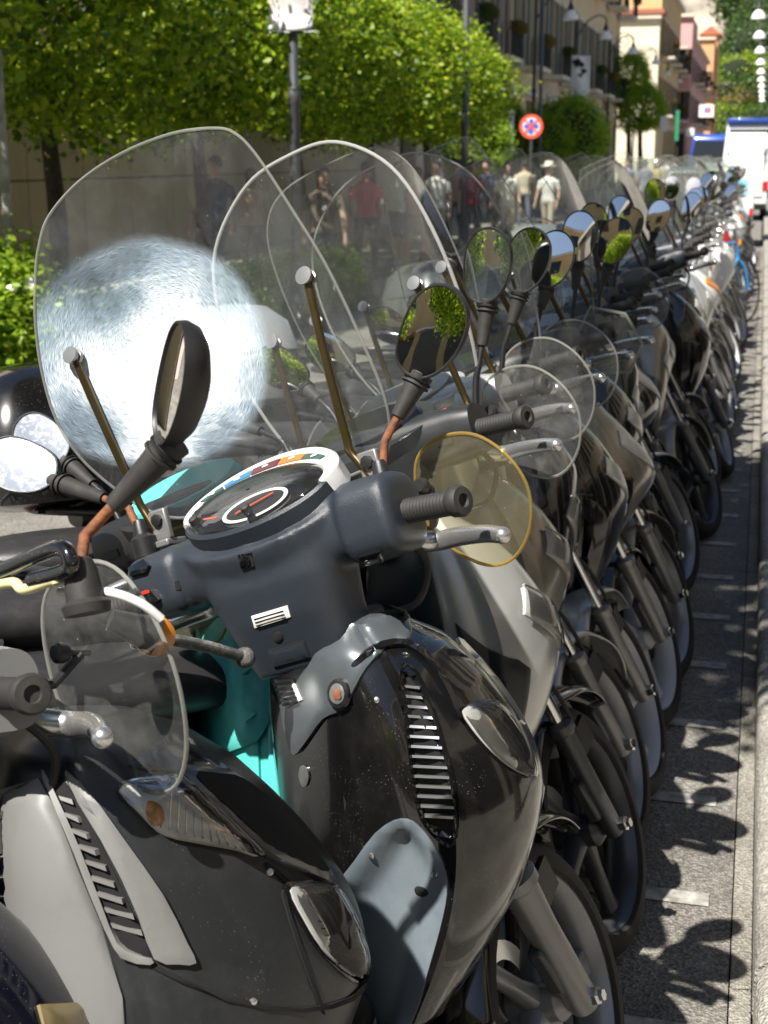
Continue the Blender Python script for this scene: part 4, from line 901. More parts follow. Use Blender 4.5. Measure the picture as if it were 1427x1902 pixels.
for px, py, D_, s_, mt in ((1342, 150, 250, 4, 0), (1364, 135, 262, 5, 0), (1394, 112, 255, 5, 0), (1420, 108, 250, 6, 0), (1350, 165, 235, 5, 0), (1378, 158, 232, 5, 1), (1405, 165, 235, 5, 0), (1428, 160, 235, 5, 0), (1345, 205, 220, 5, 0), (1372, 210, 218, 4.5, 2), (1400, 205, 220, 5, 0), (1425, 205, 220, 5, 0), (1350, 245, 212, 4, 1), (1385, 250, 212, 4.5, 0), (1415, 250, 212, 4.5, 0), (1410, 66, 300, 5, 0), (1424, 40, 300, 6, 0), (1415, 88, 290, 7, 0), (1432, 0, 310, 9, 0), (1408, 20, 330, 4.5, 0), (1330, 255, 214, 4, 0), (1310, 250, 214, 4, 0)):
    k += 1; p = at_y(px, py, D_); g0 = max(-.2, -2.2+60*((D_-215)/185)**1.2*min(1, max(0, (p.x+4)/14))) if D_ > 215 else -.2
    tree('far', (p.x, D_, g0), max(1.2, p.z-g0), (s_, s_, s_*.9), ('dark green tree', 'yellow green tree', 'rust tinted tree')[mt]+' on the far slope, '+HT[k],  ('leaf_far', 'leaf_bright', 'leaf_rust')[mt], 'trees on the far slope', .25, name='hillside_tree', rz=rn.uniform(0, 6))

# ------------------------------------------------------------------ lamp posts, banners, sign
pm('lamp_white', (.82, .82, .80), .35); pm('post_grey', (.10, .105, .11), .45, metal=.4); pm('post_black', (.02, .021, .023), .45)
def bell(par, c, s=1.0):
    sh = obj('lamp_shade', MB().lathe([(.03*s, .30*s), (.06*s, .29*s), (.08*s, .20*s), (.15*s, .12*s), (.22*s, .03*s), (.25*s, -.10*s), (.235*s, -.10*s), (.205*s, .02*s), (.05*s, .18*s)], c, (0, 0, 1), 24), 'lamp_white', par)
    obj('lamp_cap', MB().lathe([(.02*s, .52*s), (.03*s, .50*s), (.045*s, .40*s), (.075*s, .34*s), (.105*s, .205*s), (.09*s, .19*s)], c, (0, 0, 1), 18), 'post_black', sh); return sh
def lamp_post(base, h, label, arms=((1, 0),), reach=1.1, r=.06, scroll=False, s=1.0, group=None, mat='post_grey'):
    t = empty('street_lamp', base); tag(t, label, 'street lamp', group)
    obj('post', MB().lathe([(r*2, 0), (r*2, .15), (r*1.5, .3), (r*1.5, .9), (r*1.1, 1.0), (r, 1.2), (r*.9, h*.55), (r*1.25, h*.55+.02), (r*1.25, h*.55+.1), (r*.85, h*.55+.13), (r*.7, h), (r*.3, h+.25), (.01, h+.35)], (0, 0, 0), (0, 0, 1), 18), mat, t)
    for ax, ay in arms:
        d = V((ax, ay, 0)).normalized(); p = cat([V((0, 0, h-.7)), V((0, 0, h-.1))+d*reach*.35, V((0, 0, h+.15))+d*reach*.75, V((0, 0, h+.02))+d*reach, V((0, 0, h-.15))+d*reach], 6)
        a = obj('arm', MB().tube(p, .026, 8), mat, t)
        if scroll:
            q = [V((0, 0, h-.1))+d*(reach*.55+.02) + (d*math.cos(w)+V((0, 0, 1))*math.sin(w))*lerp(.42, .08, w/12)*1.0 for w in [k*.4 for k in range(30)]]
            obj('scroll', MB().tube(q, .02, 6), mat, t)
        bell(t, p[-1]-V((0, 0, .45*s)), s)
    return t
for k in range(11):
    D_ = 45+8.6*k; lamp_post((.95, D_, .118), 6.9, 'white bell street lamp on a right hand arm, '+('nearest', 'second', 'third', 'fourth', 'fifth', 'sixth', 'seventh', 'eighth', 'ninth', 'tenth', 'farthest')[k]+' in the overhead line', arms=((-1, 0),), reach=1.45, s=1.0, group='lamps along the right pavement')
def lamp_at(px, py, D_, side, label, scroll=False):
    p = at_y(px, py, D_); h = p.z+.55; lamp_post((p.x-side*1.1, D_, .12), h-.02, label, arms=((side, 0),), scroll=scroll, mat='post_black', group='lamps along the left footway')
lamp_at(1060, 34, 47, 1, 'white bell street lamp above the portrait banner'); lamp_at(1125, 70, 56, 1, 'white bell street lamp at the right corner of the ochre house')
lamp_at(1176, 98, 72, 1, 'scrolled street lamp before the cream wall, left one', True); lamp_at(1218, 118, 86, 1, 'scrolled street lamp before the cream wall, right one', True)
lamp_at(1240, 138, 104, 1, 'small white bell lamp right of the scrolled lamps'); lamp_at(1262, 152, 122, 1, 'small white bell lamp before the pink house'); lamp_at(1278, 164, 140, 1, 'tiny white bell lamp right of the pink house'); lamp_at(1303, 180, 160, 1, 'tiny white bell lamp under the orange house')
def plain_post(px, D_, r, h, label, name='lamp_pole', mat='post_grey'):
    p = at_y(px, 200, D_); t = empty(name, (p.x, D_, .12)); tag(t, label, 'pole')
    obj('shaft', MB().lathe([(r*1.6, 0), (r*1.6, .5), (r*1.15, .56), (r, .6), (r, 2.0), (r*1.25, 2.02), (r*1.25, 2.12), (r*.95, 2.15), (r*.9, h)], (0, 0, 0), (0, 0, 1), 18), mat, t); obj('base_plate', MB().lathe([(r*2.4, 0), (r*2.4, .03), (r*1.7, .05)], (0, 0, 0), (0, 0, 1), 18), mat, t); return t
plain_post(864, 25, .058, 8, 'dark lamp pole standing at the right end of the clipped trees'); plain_post(1004, 43, .055, 8, 'dark pole just right of the round sign')
nb0 = plain_post(547, 13, .048, 3.4, 'grey pole carrying the white banner above the windscreens', 'banner_pole')
shader('banner_print', (.75, .75, .73), .7, lambda n, l, b: None)
def banner(px0, py0, px1, py1, D_, label, print_):
    a, b = at_y(px0, py1, D_), at_y(px1, py0, D_); w = b.x-a.x; h = b.z-a.z; t = empty('street_banner', (a.x, D_-.03, a.z)); tag(t, label, 'banner')
    f = obj('cloth', MB().grid(lambda u, v: V((u*w, -.05+.03*math.sin(u*7+v*3)+.02*math.sin(v*9), v*h + .02*math.sin(u*PI)*(1-v)*-1)), 14, 24), 'sign_white', t, solid=.006)
    for z_ in (h+.02, -.03): obj('crossbar', MB().tube([(-.03, -.05, z_), (w+.03, -.05, z_)], .012, 8), 'post_grey', t)
    if print_ == 'lines':
        for k in range(2):
            for q in range(14): obj('red_mark', MB().box((w*(.13+.72*k)+random.uniform(-.01, .01), -.10, h*(.06+q*.065)), (.016, .004, random.uniform(.02, .045))), 'faint_red', f, smooth=False)
    else:
        rn = random.Random(5)
        for q in range(9):
            cx_, cz_ = w*rn.uniform(.22, .72), h*rn.uniform(.55, .93); o2 = [(cx_+math.cos(a)*w*rn.uniform(.06, .2), -.09, cz_+math.sin(a)*h*rn.uniform(.02, .06)) for a in [2*PI*i/12 for i in range(12)]]
            obj('black_print', MB().prism(cat(o2, 3, True), (0, .003, 0)), 'ink', f, smooth=False)
        for q in range(6): obj('text_line', MB().box((w*.5, -.10, h*(.08+q*.045)), (w*rn.uniform(.35, .7), .004, h*.012)), 'post_grey', f, smooth=False)
    return t
banner(504, -120, 582, 56, 13, 'white banner with faint red print at the top, on the near grey pole', 'lines')
banner(1059, 103, 1098, 214, 46, 'tall white banner with black portrait print beside the ochre house', 'face')
plain_post(1077, 46.1, .05, 4.6, 'grey pole carrying the tall portrait banner', 'banner_pole')
sg = at_y(987, 235, 37); sgn = empty('traffic_sign', (sg.x, 37, .12)); tag(sgn, 'round red rimmed blue no stopping sign on a thin grey pole', 'sign')
pm('sign_rim', (.72, .10, .06), .4); pm('sign_field', (.05, .12, .55), .4)
cz_ = sg.z-.12
obj('pole', MB().tube([(0, .05, 0), (0, .05, cz_+.25)], .028, 12), 'post_grey', sgn); ds = obj('disc', MB().lathe([(.30, 0), (.30, .02)], (0, 0, cz_), (0, 1, 0), 40), 'sign_rim', sgn); obj('field', MB().lathe([(.215, -.006), (.215, -.002)], (0, 0, cz_), (0, 1, 0), 40), 'sign_white', ds)
for k in range(4):
    a = k*PI/2; m_ = [(math.cos(a+w)*r_, -.012, cz_+math.sin(a+w)*r_) for r_, w in ((.06, -.5), (.175, -.42), (.195, 0), (.175, .42), (.06, .5))]
    obj('blue_quarter', MB().prism(m_, (0, .004, 0)), 'sign_field', ds, smooth=False)
obj('red_cross', MB().box((0, -.016, cz_), (.46, .004, .05), Matrix.Rotation(R(45), 3, 'Y')).box((0, -.019, cz_), (.46, .004, .05), Matrix.Rotation(R(-45), 3, 'Y')), 'sign_rim', ds, smooth=False)
sp_ = at_y(950, 250, 39); sb2 = empty('parking_sign_post', (sp_.x, 39, .12)); tag(sb2, 'pale sign plate seen edge on, left of the round sign', 'sign'); obj('pole', MB().tube([(0, 0, 0), (0, 0, 2.7)], .03, 10), 'post_grey', sb2); obj('plate', MB().bbox((-.06, -.04, 1.6), (.07, -.035, 2.75)), 'sign_white', sb2, smooth=False)

# ------------------------------------------------------------------ people
def person_mesh(pose, dress=False):
    """one continuous body; faces get slot 0 skin, 1 top, 2 trousers, 3 shoes"""
    m = MB(); sw = pose
    hip = .90; T = lambda pts, rad, seg=12: m.tube(cat(pts, 4), [rad[min(len(rad)-1, int(i/4))]+(rad[min(len(rad)-1, int(i/4)+1)]-rad[min(len(rad)-1, int(i/4))])*((i % 4)/4) for i in range(len(cat(pts, 4)))], seg)
    m.loft([sellipse((0, 0, z), (1, 0, 0), (0, 1, 0), a, b, 2.4, 18) for z, a, b in ((.86, .09, .14), (.95, .115, .165), (1.08, .10, .14), (1.22, .115, .165), (1.36, .115, .195), (1.42, .09, .17), (1.46, .06, .08))])
    T([(0, 0, 1.42), (.012, 0, 1.50), (.02, 0, 1.56)], [.058, .055, .06])
    m.ball((.02, 0, 1.62), (.098, .078, .118), 16, 12); m.ball((.115, 0, 1.61), (.018, .014, .022), 8, 6)
    for s in (-1, 1):
        f = sw*s
        T([(0, s*.09, .92), (.16*f, s*.095, .50), (.16*f-.10*abs(f)*(1 if f < 0 else .15), s*.095, .10), ((.16*f-.10*abs(f)*(1 if f < 0 else .15)), s*.095, .05)], [.095, .062, .042, .045])
        bx_ = .16*f-.10*abs(f)*(1 if f < 0 else .15); T([(bx_-.05, s*.095, .045), (bx_+.06, s*.1, .04), (bx_+.17, s*.105, .032)], [.042, .045, .03])
        T([(0, s*.20, 1.38), (-.10*f, s*.245, 1.13), (-.10*f+.10, s*.25, .90)], [.055, .042, .032]); T([(-.10*f+.10, s*.25, .90), (-.10*f+.13, s*.25, .82), (-.10*f+.145, s*.245, .74)], [.034, .036, .018])
        m.tube([(-.10*f+.12, s*.23, .86), (-.10*f+.165, s*.215, .80)], [.014, .011], 8)
    return m
PM = {}
def person_data(key, pose, cut_):
    o = bpy.data.objects.new('tmp', person_mesh(pose).mesh('body')); COL.objects.link(o)
    r = o.modifiers.new('r', 'REMESH'); r.mode = 'VOXEL'; r.voxel_size = .017; r.use_smooth_shade = True; s_ = o.modifiers.new('s', 'SMOOTH'); s_.iterations = 4
    bake(o); me = o.data; bpy.data.objects.remove(o); me.name = 'body'
    for n_ in ('skin', 'cloth_a', 'cloth_b', 'shoe'): me.materials.append(pm(n_, (.45, .27, .19) if n_ == 'skin' else (.2, .2, .2), .7))
    for p in me.polygons:
        c = p.center; arm = abs(c.y) > .205 and c.z < 1.2
        if c.z > 1.47 or arm: i = 0
        elif c.z > .93: i = 1
        elif c.z > (.50 if cut_ else .07): i = 2
        elif c.z > .07: i = 0
        else: i = 3
        p.material_index = i
    me.shade_smooth(); PM[key] = me
for i, (ps, ct) in enumerate(((.9, False), (.35, True), (-.8, True), (.1, False))): person_data(i, ps, ct)
def hair_mb(long):
    m = MB(); m.ball((0, 0, 1.655), (.106, .088, .10), 16, 10)
    if long: m.ball((-.05, 0, 1.56), (.06, .085, .13), 12, 8)
    return m
CLO = {}
def cloth(c): 
    k = 'cloth_%02d%02d%02d' % tuple(int(v*99) for v in c); return pm(k, c, .85, bump=(60, .2))
def person(x, y, rz, k, top, bottom, hair, label, h=1.7, long=False, bag=None, hat=None):
    t = empty('person', (x, y, .0), rz); tag(t, label, 'person', 'people walking in the street'); t.scale = [h*.935/1.74]*3
    b = obj('body', PM[k], [None], t) if False else bpy.data.objects.new('body', PM[k])
    if b.name not in COL.objects: link(b, t)
    for i, mt in ((1, cloth(top)), (2, cloth(bottom)), (3, MATS['rubber'])): b.material_slots[i].link = 'OBJECT'; b.material_slots[i].material = mt
    obj('hair', cached(('hair', long), lambda: hair_mb(long), 'hair'), cloth(hair), t)
    if hat: obj('hat', cached(('hat',), lambda: MB().lathe([(.19, 1.685), (.19, 1.70), (.105, 1.71), (.10, 1.78), (.06, 1.80), (.005, 1.805)], (0, 0, 0), (0, 0, 1), 20), 'hat'), cloth(hat), t)
    if bag: bg_ = obj('shoulder_bag', cached(('bag',), lambda: MB().box((-.20, 0, 1.18), (.17, .28, .40)), 'bag'), cloth(bag), t, bevel=.05)
    return t
SK = (.03, .02, .015)
PPL = [(400, 300, 9.5, 0, (.05, .07, .12), (.03, .035, .06), SK, 'person in a dark blue shirt beyond the main windscreen', 1.78, 0, None),
 (465, 310, 10.5, 1, (.5, .35, .22), (.25, .2, .15), (.12, .07, .03), 'person in a tan top with bare legs beside the blue shirted one', 1.62, 1, None),
 (600, 305, 8.6, 2, (.16, .12, .09), (.05, .06, .10), SK, 'person with a brown backpack between the two near windscreens', 1.66, 1, (.20, .14, .08)),
 (680, 312, 12, 0, (.62, .12, .18), (.05, .05, .06), SK, 'person in a crimson shirt through the rimmed windscreen', 1.7, 0, None),
 (740, 308, 14, 1, (.72, .70, .66), (.10, .12, .2), SK, 'person in a white shirt and blue shorts', 1.7, 0, None),
 (775, 312, 13, 2, (.45, .05, .06), (.35, .3, .24), (.2, .12, .05), 'person in a dark red top and beige trousers', 1.62, 1, None),
 (810, 310, 15, 3, (.7, .68, .62), (.45, .4, .3), SK, 'person in a cream shirt near the dark lamp pole', 1.72, 0, None),
 (846, 306, 18, 0, (.55, .30, .22), (.06, .06, .08), SK, 'person in a salmon shirt left of the lamp pole', 1.74, 0, None),
 (878, 315, 17, 1, (.35, .03, .05), (.05, .05, .07), SK, 'person in a maroon shirt right of the lamp pole', 1.7, 0, None),
 (905, 312, 19, 2, (.08, .10, .18), (.04, .04, .06), SK, 'person in a navy shirt next to the maroon shirted one', 1.72, 0, None),
 (942, 318, 17, 3, (.70, .66, .55), (.55, .48, .36), SK, 'person in pale clothes below the round sign', 1.68, 0, None),
 (975, 312, 24, 0, (.5, .42, .3), (.08, .09, .13), SK, 'person in a khaki shirt behind the pale dressed one', 1.7, 0, None),
 (1020, 322, 20, 1, (.75, .72, .66), (.5, .42, .33), (.4, .35, .3), 'person in a white sun hat behind the middle windscreens', 1.64, 1, None),
 (1165, 292, 44, 0, (.30, .26, .45), (.06, .06, .09), SK, 'person in a lilac shirt far down the footway', 1.7, 0, None),
 (1198, 290, 42, 1, (.28, .25, .38), (.5, .45, .4), SK, 'person in a violet checked shirt and pale trousers', 1.7, 0, None),
 (1222, 290, 46, 2, (.60, .42, .14), (.05, .05, .06), SK, 'person in a mustard top on the far footway', 1.65, 1, None),
 (1236, 290, 48, 3, (.75, .74, .72), (.05, .05, .07), SK, 'person in a white shirt and black trousers far off', 1.75, 0, None),
 (1250, 292, 52, 0, (.04, .04, .06), (.04, .05, .08), SK, 'person dressed in black far off', 1.75, 0, None),
 (1303, 290, 46, 1, (.30, .42, .62), (.4, .38, .34), SK, 'person in a light blue shirt beside the parked white car', 1.72, 0, None)]
for px, py, D_, k, tp, bt_, hr, lab, hh, lg, bag in PPL:
    D_ = D_*1.12+6 if D_ < 30 else D_; p = at_y(px, 320, D_); person(p.x, D_, random.uniform(-.5, .5)+(PI/2 if random.random() < .5 else -PI/2), k, tp, bt_, hr, lab, hh, bool(lg), bag, (.7, .66, .55) if 'hat' in lab else None)
hp = at_y(1289, 270, 46.5)

# ------------------------------------------------------------------ vehicles at the far end of the row
pm('car_glass', (.015, .017, .02), .08, spec=.7); pm('car_silver', (.42, .43, .44), .25, metal=.6, coat=.6, dust=.2); pm('car_white', (.75, .75, .73), .25, coat=.6, dust=.15); pm('bus_blue', (.02, .07, .32), .3, coat=.5); pm('sticker_cyan', (.25, .62, .78), .4)
def vehicle(px, D_, w, L, h, label, paint, style='car', name='parked_car', roofmat=None):
    p = at_y(px, 320, D_); t = empty(name, (p.x, D_, 0)); tag(t, label, {'car': 'car', 'van': 'van', 'bus': 'bus'}[style]); hw = w/2
    if style == 'car': prof = [(0, .28, 1), (0, .62, 1), (.03, .92, .98), (.30, h*.93, .80), (.55, h, .76), (L*.5, h, .76), (L*.66, .98, .93), (L*.97, .72, .95), (L, .45, .95), (L, .28, .95)]
    else: prof = [(0, .30, 1), (0, .9, 1), (.03, h*.55, 1), (.16, h*.94, .90), (.30, h, .86), (L*.8, h, .86), (L*.9, h*.6, .96), (L, h*.45, 1), (L, .3, 1)]
    m = MB(); m.loft([[V((s*hw*f, y_, z)) for y_, z, f in prof] for s in (-1, 1)])
    # rear outline rounded over its width
    b = obj('body', m, paint, t, angle=25, bevel=.06)
    if style == 'car': wy = ((.045, .96), (.285, h*.91)); f = .74
    else: wy = ((.045, h*.60), (.15, h*.90)); f = .84
    (ya, za), (yb, zb) = wy
    obj('rear_window', MB().prism([(-hw*f*1.1, ya-.035, za), (hw*f*1.1, ya-.035, za), (hw*f*.92, yb-.035, zb), (-hw*f*.92, yb-.035, zb)], (0, .02, .005)), 'car_glass', b, smooth=False)
    for s in (-1, 1):
        obj('tail_light', MB().box((s*hw*.86, -.012, .80 if style == 'car' else h*.40), (.16, .05, .24)), 'red_lens', b, bevel=.01)
        for yy in (.75, L-.75): 
            wl = obj('wheel', MB().lathe([(.30, -.09), (.32, -.07), (.32, .07), (.30, .09), (.2, .095)], (s*(hw-.10), yy, .32), (1, 0, 0), 24), 'tyre', t); obj('hub_cap', MB().lathe([(.19, s*.094), (.17, s*.105), (.02, s*.11)], (s*(hw-.10), yy, .32), (1, 0, 0), 18), 'alloy', wl)
    obj('number_plate', MB().box((0, -.02, .55), (.5, .02, .11)), 'sign_white', b, smooth=False); obj('bumper', MB().box((0, -.03, .38), (w*.94, .12, .16)), 'black_plastic' if style != 'car' else paint, b, bevel=.03)
    return t, b
vehicle(1290, 36, 1.65, 3.6, 1.42, 'silver grey hatchback beyond the last windscreens', 'car_silver')
vehicle(1330, 46, 1.68, 3.8, 1.50, 'white hatchback with red tail lights left of the van', 'car_white')
vehicle(1324, 56, 1.8, 4.6, 2.5, 'dark blue van ahead of the white hatchback', 'bus_blue', 'van', 'parked_van')
vt, vb = vehicle(1384, 40, 1.25, 3.9, 2.3, 'white van with a tall plain rear at the end of the row', 'car_white', 'van', 'parked_van')
for ch in list(vb.children):
    if ch.name.startswith('rear_window'): bpy.data.objects.remove(ch)
for s_ in (-1, 1):
    rd = obj('rear_door', MB().box((s_*.245, -.012, 1.35), (.478, .05, 1.45)), 'car_white', vb, bevel=.02); obj('door_hinge', MB().box((s_*.47, -.045, 1.75), (.03, .03, .10)), 'black_plastic', rd)
bt1, bb1 = vehicle(1392, 58, 2.1, 9, 3.0, 'bus with a dark rear window and blue roof band behind the white van', 'car_white', 'van', 'parked_bus')
obj('roof_band', MB().box((0, 2, 3.03), (1.86, 4, .16)), 'bus_blue', bb1, bevel=.03)
# white three wheeled truck with light blue stickers
tp_ = at_y(1352, 320, 28); tk_ = empty('three_wheel_truck', (tp_.x, 28, 0)); tag(tk_, 'small white cargo truck with light blue stickers on its rear box', 'truck')
bx_ = obj('cargo_box', MB().box((0, .6, .98), (1.02, 1.3, .78)), 'car_white', tk_, bevel=.03)
for s in (-1, 1): obj('sticker', MB().box((s*.26, -.056, 1.12), (.26, .006, .26)), 'sticker_cyan', bx_, smooth=False)
obj('cab', MB().loft([[V((s*.5*f, y_, z)) for y_, z, f in ((1.28, .4, 1), (1.28, 1.45, .85), (1.8, 1.5, .85), (2.15, .95, .95), (2.2, .4, .9))] for s in (-1, 1)]), 'car_white', tk_, angle=25, bevel=.04)
obj('chassis', MB().box((0, 1.0, .45), (.9, 2.0, .14)), 'black_plastic', tk_, bevel=.02)
for s in (-1, 1): obj('wheel', MB().lathe([(.2, -.06), (.24, -.05), (.24, .05), (.2, .06)], (s*.42, .5, .24), (1, 0, 0), 20), 'tyre', tk_); obj('tail_light', MB().box((s*.46, -.06, .66), (.06, .03, .14)), 'red_lens', tk_)
obj('wheel', MB().lathe([(.2, -.05), (.24, -.04), (.24, .04), (.2, .05)], (0, 1.85, .24), (1, 0, 0), 20), 'tyre', tk_)
# ------------------------------------------------------------------ the black scooter with the slate handlebar cover (nearest whole one)
MAINP = dict(x=-.237, y=2.095, psi=46, lean=9, steer=35)
HD = {'M': pose_m(MAINP['x'], MAINP['y'], 46, 9), 'S': steer_m(R(35))}
lp = lambda px, py, xx=-.36: tuple(loc_at(HD, px, py, 0, xx))
main_mirrors = ((-1, lp(713, 893, -.40), lp(722, 806, -.385), lp(804, 622, -.37), (-1, -.10, -.10), 'mirror_glass'),
                (1, lp(266, 1000, -.40), lp(232, 940, -.38), lp(38, 868, -.37), (-1, -.42, .18), 'mirror_dusty'))
main = scooter(dict(label='black scooter with slate handlebar cover, tall scratched windscreen with painted sun glare and silver-slatted side grille', **MAINP, front='big', body='black_gloss', noinner=True, nobars=True, indicators=False, panel='black_gloss',
                    mirrors=main_mirrors, stem='rust', guards=True, guardmat='clear_amber', gedge='amber_edge', gsc=.92, fork='fork_grey', fr=1.35, alloy='alloy', pod='slate_plastic', fender=0, kill='black_plastic'))
mroot = main['root']; mf = main['front']
for ch in list(mf.children): bpy.data.objects.remove(ch)
mf.data = front_mb('big', 96, 160).mesh('front_body'); mf.data.materials.append(MATS['black_gloss'])
bv = bvh_of([(mf, main['M'])])
GR = [(752, 1255), (778, 1268), (806, 1330), (832, 1420), (845, 1500), (840, 1545), (826, 1552), (790, 1522), (774, 1480), (766, 1420), (757, 1340), (750, 1285)]
TR = [(560, 1700), (640, 1625), (700, 1545), (745, 1520), (778, 1532), (815, 1580), (833, 1640), (826, 1700), (800, 1795), (765, 1902), (700, 1990), (560, 1990)]
gr = fitted('grille_frame', main, bv, grow(GR, 1.14), 'black_gloss', mf, off=.006, sink=.016, sinkw=14, thick=.003, step=8)
vo = fitted('grille_recess', main, bv, GR, 'void', gr, off=-.008, thick=.001, step=12)
for k in range(14):
    yy = 1275 + k*18.6; xs = [a[0]+(b[0]-a[0])*(yy-a[1])/(b[1]-a[1]) for a, b in zip(GR, GR[1:]+GR[:1]) if (a[1] > yy) != (b[1] > yy)]
    if len(xs) == 2: fitted('grille_slat', main, bv, [(min(xs)+1, yy-3), (max(xs)-1, yy), (max(xs)-1, yy+5), (min(xs)+1, yy+2)], 'slat_silver', gr, off=.001, thick=.008, step=30, smooth=1)
cut(mf, main['M'], grow(GR, 1.06)); cut(mf, main['M'], grow(TR, .985))
tr = fitted('foot_tray', main, bv, TR, 'grey_tray', mf, off=.006, sink=.032, sinkw=60, thick=.004, step=14)
bt = bvh_of([(tr, main['M'])])
fitted('tray_hole', main, bt, [(770, 1652), (776, 1646), (790, 1650), (796, 1660), (786, 1666), (774, 1662)], 'void', tr, off=.002, thick=.002, step=6)
CO = [(496, 1225), (575, 1215), (635, 1190), (660, 1150), (690, 1128), (752, 1132), (764, 1185), (722, 1202), (684, 1240), (656, 1290), (640, 1318), (605, 1335), (575, 1375), (551, 1402), (536, 1370), (520, 1290)]
co = fitted('collar_panel', main, bv, CO, 'collar_grey', mf, off=.007, thick=.010, step=9, flatn=None)
bco = bvh_of([(co, main['M'])])
ig = fitted('ignition_lock', main, bco, [(632+19*math.cos(a), 1287+27*math.sin(a)) for a in [2*PI*k/14 for k in range(14)]], 'black_plastic', mf, off=.008, thick=.01, step=10)
fitted('lock_ring', main, bco, [(632+13*math.cos(a), 1287+19*math.sin(a)) for a in [2*PI*k/14 for k in range(14)]], 'fork_grey', ig, off=.0095, thick=.003, step=8)
fitted('lock_core', main, bco, [(634+7*math.cos(a), 1288+10*math.sin(a)) for a in [2*PI*k/12 for k in range(12)]], 'rust', ig, off=.012, thick=.004, step=6)
lb = fitted('warning_label', main, bco, [(512, 1262), (545, 1261), (562, 1300), (534, 1316)], 'label_white', mf, off=.004, thick=.003, step=9, smooth=1)
for k in range(5): fitted('label_line', main, bco, [(515+k*4, 1268+k*9.5), (545+k*3.2, 1266+k*8), (547+k*3.2, 1270+k*8), (517+k*4, 1273+k*9.5)], 'ink', lb, off=.0085, thick=.002, step=6, smooth=1)
IND = [(858, 1322), (880, 1308), (918, 1311), (952, 1345), (980, 1395), (987, 1440), (955, 1430), (922, 1405), (893, 1375), (870, 1345)]
i1 = fitted('indicator', main, bv, IND, 'lens_reflector', mf, off=.003, thick=.003, step=9)
fitted('indicator_lens', main, bv, grow(IND, 1.06), 'clear_lens', i1, off=.012, thick=.003, dome=.006, step=10)
fitted('glovebox_seam', main, bv, [(592, 1402), (625, 1432), (642, 1475), (640, 1520), (636, 1520), (638, 1476), (621, 1436), (590, 1406)], 'void', mf, off=.0015, thick=.002, step=8)
fitted('panel_lip', main, bv, [(655, 1235), (690, 1203), (745, 1192), (790, 1215), (830, 1270), (852, 1330), (846, 1332), (822, 1276), (784, 1224), (744, 1202), (696, 1213), (662, 1240)], 'black_gloss_clean', mf, off=.010, thick=.012, step=9, dome=.004, sinkw=6)
bdg = fitted('badge', main, bv, [(560, 1424), (570, 1422), (576, 1440), (572, 1458), (563, 1460), (557, 1442)], 'chrome', mf, off=.004, thick=.004, step=8)
for px_, py_ in ((808, 1625), (690, 1590), (700, 1300)): fitted('screw', main, bt if py_ > 1400 else bv, [(px_+5*math.cos(a), py_+6*math.sin(a)) for a in [2*PI*k/8 for k in range(8)]], 'silver_lever', mf, off=.003, thick=.003, step=5)
fitted('shell_lip', main, bv, [(860, 1190), (925, 1262), (972, 1335), (966, 1338), (918, 1268), (855, 1197)], 'chrome', mf, off=.004, thick=.006, step=9, smooth=2)
obj('headlight', cached(('hl', 'big'), lambda: skin_patch('big', [(-26, .60), (26, .60), (34, .70), (-34, .70)], .006), 'headlight'), 'lens_reflector', mf)
# handlebar cover grown together from arms, hump and neck
hb = bars_mb(True)
hb.loft([sellipse((-.41, s_, 1.10), (1, 0, 0), (0, 0, 1), a, b, 3.2, 24) for s_, a, b in ((-.232, .046, .046), (-.222, .058, .060), (-.15, .060, .062), (-.13, .04, .04))])
hb.loft([sellipse((-.41, s_, 1.10), (1, 0, 0), (0, 0, 1), a, b, 3.2, 24) for s_, a, b in ((.262, .044, .044), (.25, .054, .052), (.17, .056, .056), (.15, .04, .04))])
bars = spart('handlebar_cover', hb, 'slate_plastic', mroot, main['S'])
rm = bars.modifiers.new('r', 'REMESH'); rm.mode = 'VOXEL'; rm.voxel_size = .0052; rm.use_smooth_shade = True
sm = bars.modifiers.new('s', 'SMOOTH'); sm.factor = .5; sm.iterations = 7
bake(bars); bars.matrix_local = main['S']
WS = main['M'] @ main['S']; bb = bvh_of([(bars, WS)])
fb = lambda nm, poly, mat, par=bars, **k: fitted(nm, main, bb, poly, mat, par, steer=True, **k)
st = fb('sticker', [(468, 1144), (535, 1124), (541, 1145), (474, 1166)], 'label_white', off=.0035, thick=.004, smooth=1, step=7)
for k in range(3): fb('sticker_line', [(474+k*2, 1148+k*6), (528+k*2, 1132+k*6), (529+k*2, 1134+k*6), (475+k*2, 1150+k*6)], 'ink', st, off=.0058, thick=.002, smooth=1, step=8)
fb('lock_hole', [(517+9*math.cos(a), 1183+10*math.sin(a)) for a in [2*PI*k/12 for k in range(12)]], 'void', off=.003, thick=.003, step=5)
cd_ = fb('cubby_seam', [(497, 1207), (566, 1189), (579, 1221), (510, 1240)], 'void', off=.003, thick=.003, smooth=1, step=8)
fb('cubby_door', [(500, 1209), (565, 1192), (576, 1219), (511, 1237)], 'slate_plastic', cd_, off=.0048, thick=.003, smooth=1, step=8)
fb('emblem', [(444, 1030), (468, 1026), (473, 1050), (449, 1055)], 'black_gloss_clean', off=.0045, thick=.006, smooth=1, step=6)
sw = fb('switch', [(668, 1030), (708, 1018), (712, 1036), (672, 1048)], 'black_gloss_clean', off=.008, thick=.012, smooth=1, step=7)
fb('switch_mark', [(677, 1034), (684, 1032), (686, 1040), (679, 1042)], 'label_white', sw, off=.0095, thick=.002, smooth=1)
s2 = fb('light_switch', [(244, 1058), (272, 1042), (282, 1052), (276, 1064), (248, 1072)], 'black_gloss_clean', off=.009, thick=.012, smooth=1, step=7)
